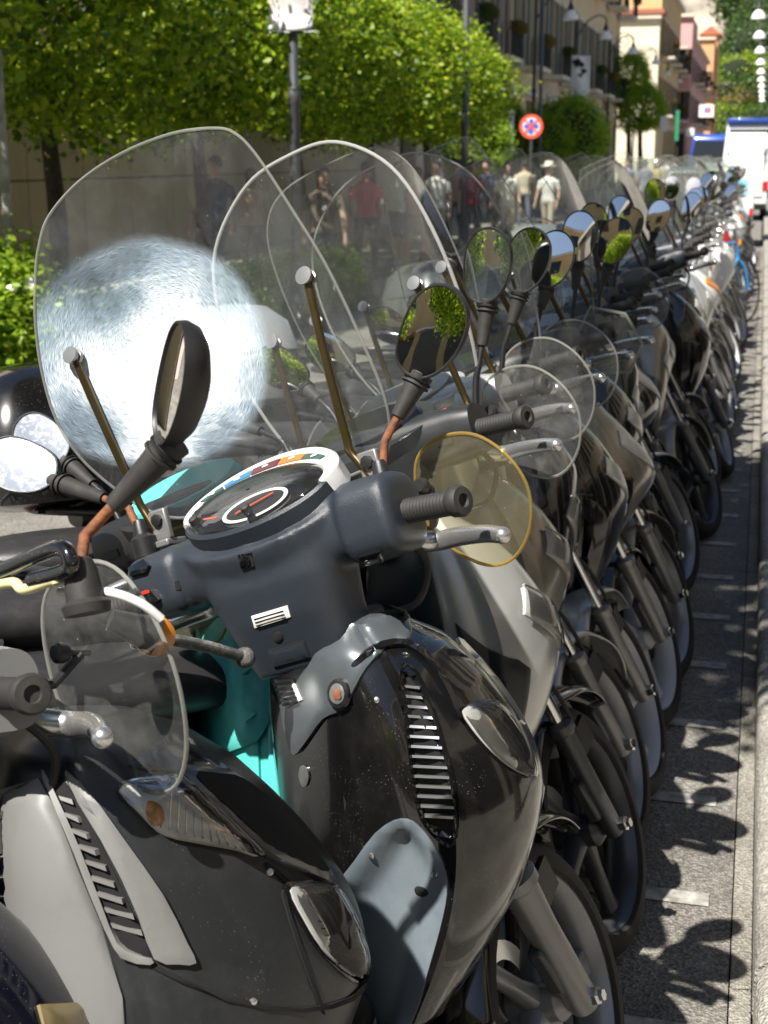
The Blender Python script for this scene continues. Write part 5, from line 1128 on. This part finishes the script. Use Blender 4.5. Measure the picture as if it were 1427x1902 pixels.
s3 = fb('horn_switch', [(256, 1104), (284, 1094), (300, 1112), (288, 1122), (262, 1126)], 'black_gloss_clean', off=.009, thick=.012, smooth=1, step=7)
fb('red_tab', [(270, 1098), (282, 1094), (285, 1099), (273, 1103)], 'red_switch', s3, off=.0115, thick=.003, smooth=1)
# instrument: white surround with warning lamps, dial, needle, clear dome
nrm = V((-.57, 0, .82)); a1 = V((0, 1, 0)); a2 = V((.82, 0, .57)); dc = V((-.432, -.005, 1.162)) + V((-.57, 0, .82))*.014
def ell(c, r1, r2, h, seg=44, a=0, b=2*PI): return [V(c)+a1*(r1*math.cos(a+(b-a)*k/seg))+a2*(r2*math.sin(a+(b-a)*k/seg))+nrm*h for k in range(seg if abs(b-a-2*PI) < 1e-6 else seg+1)]
pm('dash_white', (.66, .67, .67), .3, metal=.3, dust=.12)
su = MB(); rg = []
for k in range(41):
    a = R(lerp(192, -12, k/40)); q = max(0, math.sin(lerp(0, PI, k/40)))**.7; P_ = lambda r1, r2, h: dc+a1*(r1*math.cos(a))+a2*(r2*math.sin(a))+nrm*h
    oa, ob = .130+.034*q, .070+.044*q
    rg.append([P_(.123, .063, -.012), P_(.123, .063, .006), P_(.127, .067, .010), P_(oa-.004, ob-.004, .010), P_(oa, ob, .005), P_(oa, ob, -.028)])
su.loft(rg)
ins = obj('instrument_surround', su, 'dash_white', bars)
obj('instrument_rim', MB().loft([ell(dc, .136, .076, -.032), ell(dc, .134, .074, .002), ell(dc, .130, .070, .006), ell(dc, .124, .064, .005), ell(dc, .122, .062, -.006)], cap=False), 'slate_plastic', ins)
obj('dial_well', MB().loft([ell(dc, .123, .063, -.002), ell(dc, .10, .05, -.010), ell(dc, .01, .005, -.010)]), 'black_gloss_clean', ins)
for k, (mt, u0, u1) in enumerate((('lamp_teal', 32, 52), ('lamp_blue', 53, 74), ('lamp_maroon', 75, 96), ('lamp_orange', 97, 118), ('lamp_green', 119, 142))):
    A = [R(lerp(u0, u1, t/5)) for t in range(6)]; kk = [1-.55*abs((a-PI/2)/R(60))**1.5 for a in A]
    up_ = [dc+a1*(.144*math.cos(a))+a2*((.068+.025*q)*math.sin(a))+nrm*.010 for a, q in zip(A, kk)]; dn = [dc+a1*(.133*math.cos(a))+a2*(.0745*math.sin(a))+nrm*.010 for a in A]
    lm = obj('warning_lamp', MB().prism(up_+dn[::-1], nrm*.002), mt, ins)
    c_ = (up_[2]+dn[3])/2+nrm*.0025
    obj('lamp_symbol', MB().prism([c_+a1*x+a2*y_ for x, y_ in ((-.005, -.002), (.005, -.002), (.006, .002), (0, .0035), (-.006, .002))], nrm*.0006), 'dial_white', lm)
dl = obj('speed_dial', MB().loft([ell(dc-a2*.008, .060, .036, .002), ell(dc-a2*.008, .053, .0305, .002)], cap=False), 'dial_white', ins, solid=.002)
obj('dial_face', MB().prism(ell(dc-a2*.008, .053, .0305, -.001), nrm*.001), 'ink', dl)
obj('fuel_needle', MB().prism([dc+a1*x+a2*y_+nrm*.003 for x, y_ in ((.072, -.012), (.10, -.004), (.10, .0), (.07, -.008))], nrm*.001), 'needle_red', ins)
obj('speed_needle', MB().prism([dc+a1*x+a2*y_+nrm*.004 for x, y_ in ((.03, -.022), (-.03, .004), (-.031, .0075), (.028, -.017))], nrm*.001), 'needle_red', ins)
for x, y_ in ((.095, -.028), (-.012, -.046)):
    obj('trip_knob', MB().lathe([(.006, -.006), (.006, .012), (.0075, .013), (.0075, .024), (.005, .026)], dc+a1*x+a2*y_, nrm, 12), 'rubber', ins)
obj('dial_cover', MB().loft([ell(dc, .127, .067, .008), ell(dc, .115, .060, .016), ell(dc, .09, .045, .022), ell(dc, .05, .025, .025), ell(dc, .004, .002, .0255)], cap=False), 'clear_lens', ins)
for s_, pxy in ((-1, (690, 868)), (1, (300, 975))):
    b0 = loc_at(main, *pxy, 0, -.385)
    br = spart('screen_bracket', MB().box(b0+V((.0, 0, .0)), (.012, .034, .05)).box(b0+V((.012, 0, -.03)), (.05, .03, .012)), 'fork_grey', mroot, main['S'], bevel=.003)
    obj('bracket_bolt', MB().lathe([(.010, 0), (.010, .006), (.006, .007)], b0+V((-.006, 0, .008)), (-1, 0, 0), 8), 'black_plastic', br)
    spart('mirror_clamp', MB().lathe([(.021, -.03), (.021, .0), (.014, .006), (.011, .025), (.009, .03)], V(main_mirrors[0 if s_ < 0 else 1][1]), (0, 0, 1), 18), 'black_plastic', mroot, main['S'])
# windscreen
SCK = dict(lean=.20, curve=.9, x0=-.30)
WPX = [(400, 950), (330, 962), (270, 945), (210, 905), (150, 850), (105, 780), (78, 690), (66, 600), (66, 520), (72, 460), (92, 400), (150, 335), (230, 283), (320, 248), (400, 238), (440, 250), (480, 293), (540, 385), (610, 500), (680, 650), (715, 740), (724, 800), (712, 850), (640, 888), (520, 925)]
ol = [on_screen(main, *p, **SCK) for p in WPX]
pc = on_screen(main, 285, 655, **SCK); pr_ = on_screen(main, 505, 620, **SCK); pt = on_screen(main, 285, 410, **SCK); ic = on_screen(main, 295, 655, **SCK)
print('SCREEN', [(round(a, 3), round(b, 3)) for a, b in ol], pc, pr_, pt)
clear('scratched_glare_screen', haze=.03, hazecol=(.86, .89, .92), glare_patch=((pc[0], pc[1]), (abs(pr_[0]-pc[0])*1.0, abs(pt[1]-pc[1])*1.0), ic), dirt=.07)  # sun glare painted as a bright oval among the scratches
ws = screen(mroot, main['S'], ol, 'scratched_glare_screen', 'clear_edge', .0024, **SCK)
for a, b, c in (((290, 985), (262, 940), (146, 662)), ((690, 885), (650, 838), (578, 516))):
    q = lambda p, dx: V((screen_x(*on_screen(main, *p, **SCK), **SCK)-dx, *on_screen(main, *p, **SCK)))
    rod(ws, loc_at(main, *a, 0, -.385), loc_at(main, *b, 0, -.385), q(c, .012))
print('BUILD main done')
# ------------------------------------------------------------------ the dark grey scooter in front of it, and the navy one in the corner
GP1 = dict(x=-.41, y=1.56, psi=55, lean=11, steer=30, smove=(-.125, 0, -.087), mscale=.72)
G1 = {'M': pose_m(GP1['x'], GP1['y'], 55, 11), 'S': Matrix.Translation((-.125, 0, -.087)) @ steer_m(R(30))}
gl = lambda px, py, xx=-.36: tuple(loc_at(G1, px, py, 0, xx))
nm_ = dir_loc(G1, -CR*.90 + CB*.40 + CU*.05)
g1 = scooter(dict(label='dark grey matt scooter with pale slatted side vent, ahead of the black scooter', **GP1, front='wedge', body='dark_grey_matt', plastic='black_plastic', panel='dark_grey_matt', inner='beige_panel', indicators=False,
             mirrors=((-1, gl(150, 1075, -.40), gl(168, 985, -.38), gl(318, 722, -.36), tuple(nm_), 'mirror_glass'),), noleft=True, stem='rust', guards=True, gsc=1.25, barmat='beige_panel', lever='silver_lever', seat='seat_vinyl', rear='dark_grey_matt'))
gf = g1['front']
for ch in list(gf.children): bpy.data.objects.remove(ch)
gf.data = front_mb('wedge', 80, 140).mesh('front_body'); gf.data.materials.append(MATS['dark_grey_matt'])
gb = bvh_of([(gf, g1['M'])]); fg = lambda nm, poly, mat, par=gf, **k: fitted(nm, g1, gb, poly, mat, par, **k)
fg('inner_shield', [(-40, 1480), (75, 1445), (105, 1500), (190, 1720), (230, 1850), (240, 1990), (-40, 1990)], 'beige_panel', off=.006, thick=.008, step=22, smooth=1)
fg('pale_panel', [(122, 1440), (150, 1452), (230, 1560), (300, 1660), (345, 1750), (362, 1788), (330, 1790), (285, 1780), (255, 1700), (190, 1560)], 'light_grey_panel', off=.009, thick=.012, step=14, smooth=2)
vent = fg('vent_recess', [(92, 1448), (118, 1446), (185, 1560), (250, 1700), (283, 1782), (240, 1765), (205, 1715), (150, 1575)], 'void', off=.003, thick=.004, step=16, smooth=2)
for k in range(9):
    t = k/8; x0_, y0_ = lerp(112, 208, t), lerp(1480, 1712, t); x1_, y1_ = lerp(138, 262, t), lerp(1486, 1726, t)
    fg('vent_slat', [(x0_, y0_), (x1_, y1_), (x1_+3, y1_+10), (x0_+4, y0_+8)], 'light_grey_panel', vent, off=.010, thick=.008, smooth=1, step=20)
fg('vent_edge', [(84, 1446), (94, 1448), (152, 1578), (207, 1718), (240, 1762), (282, 1778), (280, 1790), (232, 1776), (196, 1724), (140, 1584)], 'light_grey_panel', off=.010, thick=.012, step=12, smooth=2)
L1 = [(220, 1470), (245, 1455), (300, 1449), (335, 1452), (400, 1510), (480, 1590), (440, 1580), (330, 1560), (292, 1545), (262, 1515)]
i1 = fg('indicator', L1, 'lens_reflector', off=.004, thick=.003, step=12, smooth=2)
fg('bulb', [(272, 1490), (296, 1500), (302, 1528), (284, 1536), (270, 1516)], 'amber', i1, off=.007, thick=.003, step=8)
for k in range(11): fg('lens_rib', [(300+k*14, 1464+k*11.2), (302+k*14, 1464+k*11.2), (296+k*15.5, 1540+k*4.2), (294+k*15.5, 1540+k*4.2)], 'chrome', i1, off=.007, thick=.002, smooth=1, step=60)
fg('indicator_lens', grow(L1, 1.05), 'clear_lens', i1, off=.011, thick=.003, dome=.005, step=14)
V1 = [(335, 1441), (380, 1436), (432, 1446), (500, 1500), (560, 1568), (612, 1636), (580, 1628), (500, 1590), (440, 1540)]
vf = fg('air_scoop_frame', grow(V1, 1.05), 'grey_paint', off=.010, thick=.010, step=14, dome=.004, sinkw=10)
fg('air_scoop', grow(V1, .88), 'void', vf, off=.016, thick=.003, step=16)
H1 = [(533, 1656), (560, 1648), (602, 1648), (630, 1680), (655, 1735), (668, 1785), (655, 1814), (625, 1795), (590, 1760), (560, 1712)]
fg('headlight_rim', grow(H1, 1.13), 'black_gloss_clean', off=.005, thick=.006, step=12)
h1 = fg('headlight', H1, 'lens_reflector', off=.008, thick=.003, step=10)
fg('reflector_bowl', [(560, 1665), (600, 1660), (622, 1690), (615, 1710), (580, 1700)], 'chrome', h1, off=.010, thick=.002, step=10, dome=-.004, sinkw=12)
for k in range(7): fg('lens_rib', [(580+k*6, 1712+k*13), (632+k*4, 1716+k*11), (632+k*4, 1719+k*11), (580+k*6, 1715+k*13)], 'chrome', h1, off=.0105, thick=.002, smooth=1, step=40)
fg('headlight_lens', grow(H1, 1.05), 'clear_lens', h1, off=.016, thick=.003, dome=.006, step=12)
fg('top_panel', [(235, 1425), (300, 1375), (345, 1372), (420, 1430), (520, 1520), (612, 1630), (560, 1575), (440, 1446), (380, 1430), (330, 1436)], 'black_gloss', off=.006, thick=.006, step=14, smooth=2)
for px_, py_ in ((305, 1700), (470, 1860), (500, 1620)): fg('screw', [(px_+6*math.cos(a), py_+7*math.sin(a)) for a in [2*PI*k/8 for k in range(8)]], 'silver_lever', off=.004, thick=.004, step=6)
fg('nose_seam', [(498, 1604), (540, 1640), (528, 1660), (560, 1760), (600, 1870), (594, 1872), (553, 1764), (522, 1660), (532, 1644), (494, 1609)], 'void', off=.004, thick=.005, step=9, smooth=2)
fg('lower_seam', [(285, 1790), (420, 1850), (560, 1872), (650, 1850), (678, 1812), (682, 1820), (655, 1858), (562, 1880), (416, 1858), (282, 1798)], 'void', off=.005, thick=.006, step=10, smooth=2)
# loose pieces on its bars: amber bar-end lamp, worn black lever
W1 = g1['M'] @ g1['S']
p0, p1 = loc_at(g1, 205, 1150, 1, -.10), loc_at(g1, 290, 1182, 1, -.12)
lampo = spart('amber_indicator', MB().tube([p0, lerp(p0, p1, .6), p1], [.014, .021, .026], 20), 'black_plastic', g1['root'], g1['S'])
dd_ = dir_loc(g1, CR*.55+CB*.75-CU*.1).normalized(); obj('amber_lens', MB().lathe([(.020, -.02), (.027, -.012), (.027, .004), (.024, .010), (.012, .013), (.001, .014)], p1, dd_, 20), 'amber', lampo)
q0, q1, q2 = loc_at(g1, 300, 1185, 1, -.06), loc_at(g1, 380, 1200, 1, -.06), loc_at(g1, 455, 1222, 1, -.06)
pm('worn_black', (.02, .02, .02), .4, dust=.8, dustcol=(.5, .5, .48), dscale=40)
spart('clutch_lever', MB().tube(cat([q0, q1, q2], 6), .012, 12, flat=.7).ball(q2, .016), 'worn_black', g1['root'], g1['S'])
spart('cowl_frame', MB().tube(cat([gl(-40, 1075, -.42), gl(10, 1058, -.42), gl(108, 1018, -.42), gl(132, 1045, -.42), gl(120, 1062, -.42), gl(60, 1078, -.42)], 5), .009, 10), 'black_gloss', g1['root'], g1['S'])
spart('stem_boot', MB().lathe([(.024, -.045), (.026, -.035), (.020, -.03), (.018, .0), (.014, .012), (.009, .015)], gl(150, 1062, -.40), (0, 0, 1), 18), 'rubber', g1['root'], g1['S'])
spart('yellow_cable', MB().tube(cat([gl(-20, 1090, -.42), gl(25, 1082, -.42), gl(45, 1095, -.42), gl(100, 1078, -.42), gl(108, 1084, -.42)], 6), .006, 10), pm('yellow_hose', (.62, .58, .30), .4), g1['root'], g1['S'])
spart('white_cable', MB().tube(cat([gl(110, 1100, -.40), gl(200, 1100, -.38), gl(260, 1120, -.36), gl(300, 1150, -.34)], 6), .005, 10), 'white_paint', g1['root'], g1['S'])
pm('old_lens', (.30, .24, .11), .2, metal=.3, coat=.5, dust=.2)
N0 = dict(x=-.63, y=1.23, psi=52, lean=11, steer=5)
n0_ = scooter(dict(label='navy blue glossy scooter cut off by the bottom left corner', **N0, front='wedge', body='navy_gloss', panel='navy_gloss', nobars=True, noleft=True, mirrors=(), indicators=False))
nf = n0_['front']; nb_ = bvh_of([(nf, n0_['M'])])
fitted('indicator_lens', n0_, nb_, [(68, 1868), (180, 1862), (236, 1905), (236, 1960), (90, 1960)], 'old_lens', nf, off=.006, thick=.006, step=14, smooth=1)
print('BUILD pair done')

# ------------------------------------------------------------------ the rest of the row
def mir(r, l): return (( -1, (-.37, -.205, 1.13), (-.365, -.24+r[0]*.3, 1.22), (-.37+r[3] if len(r) > 3 else -.37, -.32+r[0], 1.335+r[1]), r[2]), (1, (-.37, .205, 1.13), (-.365, .24, 1.22), (-.37, .33+l[0], 1.335+l[1]), l[2]))
base_m = mir((0, .0, (-1, -.35, -.12)), (0, 0, (-1, -.3, -.1)))
ROW = [
 dict(y=2.44, x=-.50, steer=34, psi=46, lean=10, label='teal scooter squeezed in behind the slate handlebar, no windscreen', front='slim', body='teal_plastic', panel='teal_plastic', inner='teal_plastic', plastic='teal_plastic', barmat='black_plastic', dashmat='teal_plastic', pod='black_plastic', kill='black_plastic', screen=None, smove=(0, 0, -.06), mirrors=((1, (-.37, .205, 1.13), (-.365, .24, 1.22), (-.37, .36, 1.36), (-1, -.3, .2), 'mirror_dusty'),), fender=None, rear='black_gloss', seat='seat_vinyl'),
 dict(y=2.74, x=-.25, steer=36, label='silver scooter with dark side panel and a thick rimmed windscreen, right behind the black one', front='rowbig', body='silver_paint', panel='dark_grey_matt', inner='dark_grey_matt', plastic='dark_grey_matt', screen='round', sh=1.04, sw=.92, edge='rim_edge', er=.0036, slean=.24, guards=True, fender=0, fendermat='black_gloss', alloy='dark_alloy', fork='dark_alloy', mirrors=mir((.01, .05, (-1, -.05, -.10)), (.1, .02, (-1, -.4, -.05)))),
 dict(y=3.16, x=-.27, steer=33, label='champagne scooter with silver handlebar and large clear hand guards, beyond the rimmed windscreen', front='keel', body='champagne_paint', panel='black_gloss', inner='silver_paint', plastic='silver_paint', dashmat='grey_paint', screen='tall', sh=1.0, guards=True, gsc=1.05, fender=1, fendermat='silver_paint', alloy='alloy', spokes=3, mirrors=mir((-.02, .02, (-1, -.2, -.16)), (0, 0, (-1, -.3, -.06)))),
 dict(y=3.52, x=-.25, steer=40, label='black scooter with a pointed silver fender and rimmed windscreen', front='tall', body='black_gloss', panel='grey_paint', inner='black_plastic', plastic='black_plastic', screen='round', sh=1.0, sw=.95, edge='rim_edge', er=.0026, guards=True, fender=0, fendermat='silver_paint', alloy='white_alloy', spokes=6, grille=True, mirrors=base_m),
 dict(y=4.02, x=-.24, steer=36, label='black scooter with tall pale rims and hexagonal hand guards', front='rowbig', body='black_gloss', panel='black_gloss', inner='black_plastic', plastic='slate_plastic', barmat='slate_plastic', screen='angled', sh=1.02, guards=True, hexa=True, fender=2, alloy='white_alloy', fork='fork_grey', grille=True, mirrors=mir((.02, .04, (-1, -.5, -.15)), (0, 0, (-1, -.1, -.1)))),
 dict(y=4.42, x=-.22, steer=32, label='champagne scooter with smooth beaked nose, beside the hexagonal guards', front='blade', body='champagne_paint', panel='black_gloss', inner='black_plastic', screen='low', fender=1, alloy='alloy', guards=False, mirrors=base_m),
 dict(y=4.86, x=-.26, steer=38, label='black scooter with dark slatted grille and brown knee bars', front='keel', body='black_gloss', panel='black_gloss', inner='black_gloss', screen='angled', sh=.98, grille=True, slat='dark_alloy', fender=0, alloy='dark_alloy', fork='dark_alloy', mirrors=mir((.06, .05, (-1, -.2, -.2)), (0, 0, (-1, 0, -.1)))),
 dict(y=5.34, x=-.26, steer=30, label='dark green scooter with chrome lever tips in the shade', front='tall', body='dark_green_paint', panel='black_gloss', screen='tall', sh=.98, guards=True, fender=0, alloy='alloy', mirrors=base_m),
 dict(y=5.78, x=-.30, steer=36, label='black scooter with angular silver side plate', front='blade', body='black_gloss', panel='silver_paint', screen='angled', sh=.96, sw=.95, fender=2, alloy='dark_alloy', mirrors=mir((.03, .04, (-1, -.6, -.1)), (0, 0, (-1, 0, -.1)))),
 dict(y=6.26, x=-.19, steer=34, label='champagne scooter with a wide dark wheel standing out towards the kerb', front='tall', body='champagne_paint', panel='grey_paint', screen='angled', sh=.97, fender=1, alloy='dark_alloy', fork='fork_grey', mirrors=base_m),
 dict(y=6.85, x=-.22, steer=30, label='grey scooter with twin oval mirrors raised high', front='slim', body='champagne_paint', panel='black_gloss', screen='round', sh=.98, fender=0, mirrors=mir((.02, .09, (-1, -.3, -.15)), (.02, .06, (-1, .1, -.1)))),
 dict(y=7.55, x=-.14, steer=38, label='black scooter with a slim fender, its tyre near the kerb', front='rowbig', body='black_gloss', panel='black_gloss', screen='tall', sh=.96, fender=0, mirrors=base_m, topcase='grey_paint'),
 dict(y=8.1, x=-.22, steer=34, label='silver scooter with a raised oval mirror showing trees', front='beak', body='silver_paint', panel='grey_paint', screen='angled', sh=.97, fender=1, mirrors=mir((.04, .10, (-1, -.3, .2)), (0, .02, (-1, 0, .1)))),
 dict(y=8.65, x=-.17, steer=35, label='black scooter between two silver ones in the middle distance', front='slim', body='black_gloss', panel='dark_grey_matt', screen='tall', sh=.96, fender=0, mirrors=base_m),
 dict(y=9.15, x=-.15, steer=32, label='silver scooter with a spoked pale wheel close to the kerb', front='keel', body='silver_paint', panel='silver_paint', screen='round', sh=.96, fender=1, alloy='white_alloy', mirrors=base_m),
 dict(y=9.7, x=-.2, steer=30, label='white scooter with bright nose, first of the white ones', front='beak', body='white_paint', panel='white_paint', screen='tall', sh=.95, fender=1, alloy='white_alloy', mirrors=mir((0, .06, (-1, -.3, .2)), (0, 0, (-1, 0, .1)))),
]
rn = random.Random(21)
for i, c in enumerate(ROW):
    c.setdefault('psi', 46+rn.uniform(-3, 3)); c.setdefault('lean', 9+rn.uniform(-1.5, 1.5)); c['lod'] = 0 if i < 4 else 1
    if i in (1, 4, 7): c['topcase'] = 'silver_paint' if i == 7 else 'black_gloss'
    Dk = scooter(c)
    if i == 0:
        inner = [ch for ch in Dk['front'].children if ch.name.startswith('inner_shield')][0]; tb = bvh_of([(inner, Dk['M']), (Dk['front'], Dk['M'])])
        fitted('glovebox_door', Dk, tb, [(380, 1170), (430, 1150), (480, 1170), (508, 1230), (514, 1300), (494, 1360), (440, 1392), (385, 1385)], pm('worn_teal', (.12, .60, .55), .4, dust=.7, dustcol=(.015, .14, .15), dscale=16), Dk['front'], off=.012, thick=.014, dome=.006, sinkw=40, step=14)
cols = [('white_paint', 'white'), ('silver_paint', 'silver'), ('black_gloss', 'black'), ('silver_paint', 'silver'), ('white_paint', 'white'), ('champagne_paint', 'champagne'), ('silver_paint', 'silver'), ('white_paint', 'white'), ('red_paint', 'red')]
place = ('nearest', 'second', 'third', 'fourth', 'fifth', 'sixth', 'seventh', 'eighth', 'ninth', 'tenth', 'eleventh', 'twelfth')
seen = {}
y_ = 10.25; i = 0
while y_ < 26.5:
    if not 14.6 < y_ < 15.3:
        bcol, cn = cols[(i*3+i//4) % len(cols)]; seen[cn] = seen.get(cn, 0)+1
        scooter(dict(y=y_, x=-.2+rn.uniform(-.06, .08), psi=46+rn.uniform(-5, 5), lean=9+rn.uniform(-2, 2), steer=33+rn.uniform(-10, 8), lod=2, front=('beak', 'slim', 'rowbig', 'tall', 'keel', 'blade', 'tall')[i % 7], body=bcol, panel=bcol if i % 2 else 'black_gloss', screen=('round', 'tall', 'angled', 'low', 'angled', 'tall')[i % 6], sh=.96+rn.uniform(-.03, .02), guards=i % 4 == 0, fender=i % 3, alloy=('alloy', 'white_alloy')[i % 2],
             mirrors=mir((rn.uniform(-.05, .06), rn.uniform(-.06, .08), (-1, rn.uniform(-1.1, .5), rn.uniform(-.35, .0))), (0, rn.uniform(-.05, .05), (-1, rn.uniform(-.8, .5), rn.uniform(-.2, .2)))), mscale=rn.uniform(.6, .76), topcase=bcol if i % 6 == 2 else None, lens='amber' if i % 3 == 0 else 'lens_reflector',
             label='%s scooter in the far part of the row, %s %s one from the front' % (cn, place[seen[cn]-1], cn)))
    y_ += .54+rn.uniform(-.03, .05); i += 1
# ------------------------------------------------------------------ bicycle against the kerb
bp_ = at_z(1388, 600, 0)
bike = empty('bicycle', (bp_.x-.02, bp_.y, 0)); bike.rotation_euler = (R(-6), 0, R(62)); tag(bike, 'blue bicycle with thin wheels leaning by the kerb', 'bicycle')
for x_ in (0, -1.02):
    w = obj('wheel', MB().ring([(.315, -.012), (.335, 0), (.315, .012), (.30, 0)], (x_, 0, .335), (0, 1, 0), 40), 'tyre', bike)
    for k in range(14): a = 2*PI*k/14; obj('spoke', MB().tube([(x_, .0, .335), (x_+.305*math.cos(a), 0, .335+.305*math.sin(a))], .0016, 5), 'chrome', w)
    obj('hub', MB().lathe([(.02, -.04), (.02, .04)], (x_, 0, .335), (0, 1, 0), 12), 'chrome', w)
BB = (-.58, 0, .30); ST = (-.72, 0, .80); HT_ = (-.14, 0, .82); HB = (-.10, 0, .66)
pm('bike_blue', (.03, .26, .62), .25, coat=.7)
fr_ = obj('frame', MB().tube([BB, ST], .015, 10).tube([BB, HB], .017, 10).tube([ST, HT_], .014, 10).tube([HT_, HB], .018, 10).tube([BB, (-1.02, .0, .335)], .010, 8).tube([ST, (-1.02, 0, .335)], .009, 8), 'bike_blue', bike)
obj('fork', MB().tube(cat([HB, (-.05, .045, .56), (0, .05, .335)], 5), .011, 8).tube(cat([HB, (-.05, -.045, .56), (0, -.05, .335)], 5), .011, 8), 'bike_blue', fr_)
obj('saddle', MB().loft([sellipse((x_, 0, .92), (0, 1, 0), (0, 0, 1), w_, .028, 2.4, 14) for x_, w_ in ((-.60, .02), (-.68, .03), (-.78, .075), (-.86, .07))]), 'seat_vinyl', bike); obj('seat_post', MB().tube([ST, (-.745, 0, .91)], .012, 8), 'chrome', bike)
obj('handlebar', MB().tube(cat([(-.28, .28, .98), (-.16, .20, .96), (-.13, 0, .95), (-.16, -.20, .96), (-.28, -.28, .98)], 5), .012, 8), 'chrome', bike); obj('steerer', MB().tube([HT_, (-.15, 0, .95)], .014, 8), 'chrome', bike)
obj('orange_reflector', MB().lathe([(.035, 0), (.03, .015), (.01, .02)], (-.09, 0, .82), (1, 0, 0), 14), 'amber', bike); obj('crank', MB().lathe([(.09, .03), (.09, .036)], BB, (0, 1, 0), 24).box((-.58, .06, .22), (.02, .012, .17)).box((-.58, -.06, .38), (.02, .012, .17)), 'chrome', bike)
# lettering on the near windscreen, fixed to its front face so it reads backwards from behind
tcu = bpy.data.curves.new('word', 'FONT'); tcu.body = 'HONDA'; tcu.size = .0125; tcu.extrude = .0003; tcu.align_x = 'CENTER'; tob = bpy.data.objects.new('tmp_word', tcu); COL.objects.link(tob)
dgx = bpy.context.evaluated_depsgraph_get(); wme = bpy.data.meshes.new_from_object(tob.evaluated_get(dgx)); bpy.data.objects.remove(tob); wme.materials.clear(); wme.materials.append(MATS['ink'])
def on_ws(y, z): return V((screen_x(y, z, **SCK)+.0035, y, z))
yz = on_screen(main, 503, 843, **SCK); c_ = on_ws(*yz); n1 = V((1, 1.8*yz[0], .2)).normalized(); a_ = V((-1.8*yz[0], 1, 0)).normalized(); b_ = n1.cross(a_)
wd = obj('maker_name', wme, 'ink', ws); wd.matrix_local = Matrix.Translation(c_) @ Matrix((a_*1.15, b_, n1)).transposed().to_4x4()
for k in range(5):
    L_ = .030-.0042*k; z0_ = .034-.0052*k
    pts_ = [(-.004, z0_-.002), (-.004+L_*.55, z0_+.0005), (-.004+L_, z0_+.0065), (-.004+L_*.98, z0_+.0038), (-.004+L_*.5, z0_-.0036), (-.004, z0_-.005)]
    f = obj('wing_feather', MB().prism([(x_-.011, y2, .0002) for x_, y2 in pts_], (0, 0, .0006)), 'ink', ws, smooth=False); f.matrix_local = wd.matrix_local.copy()
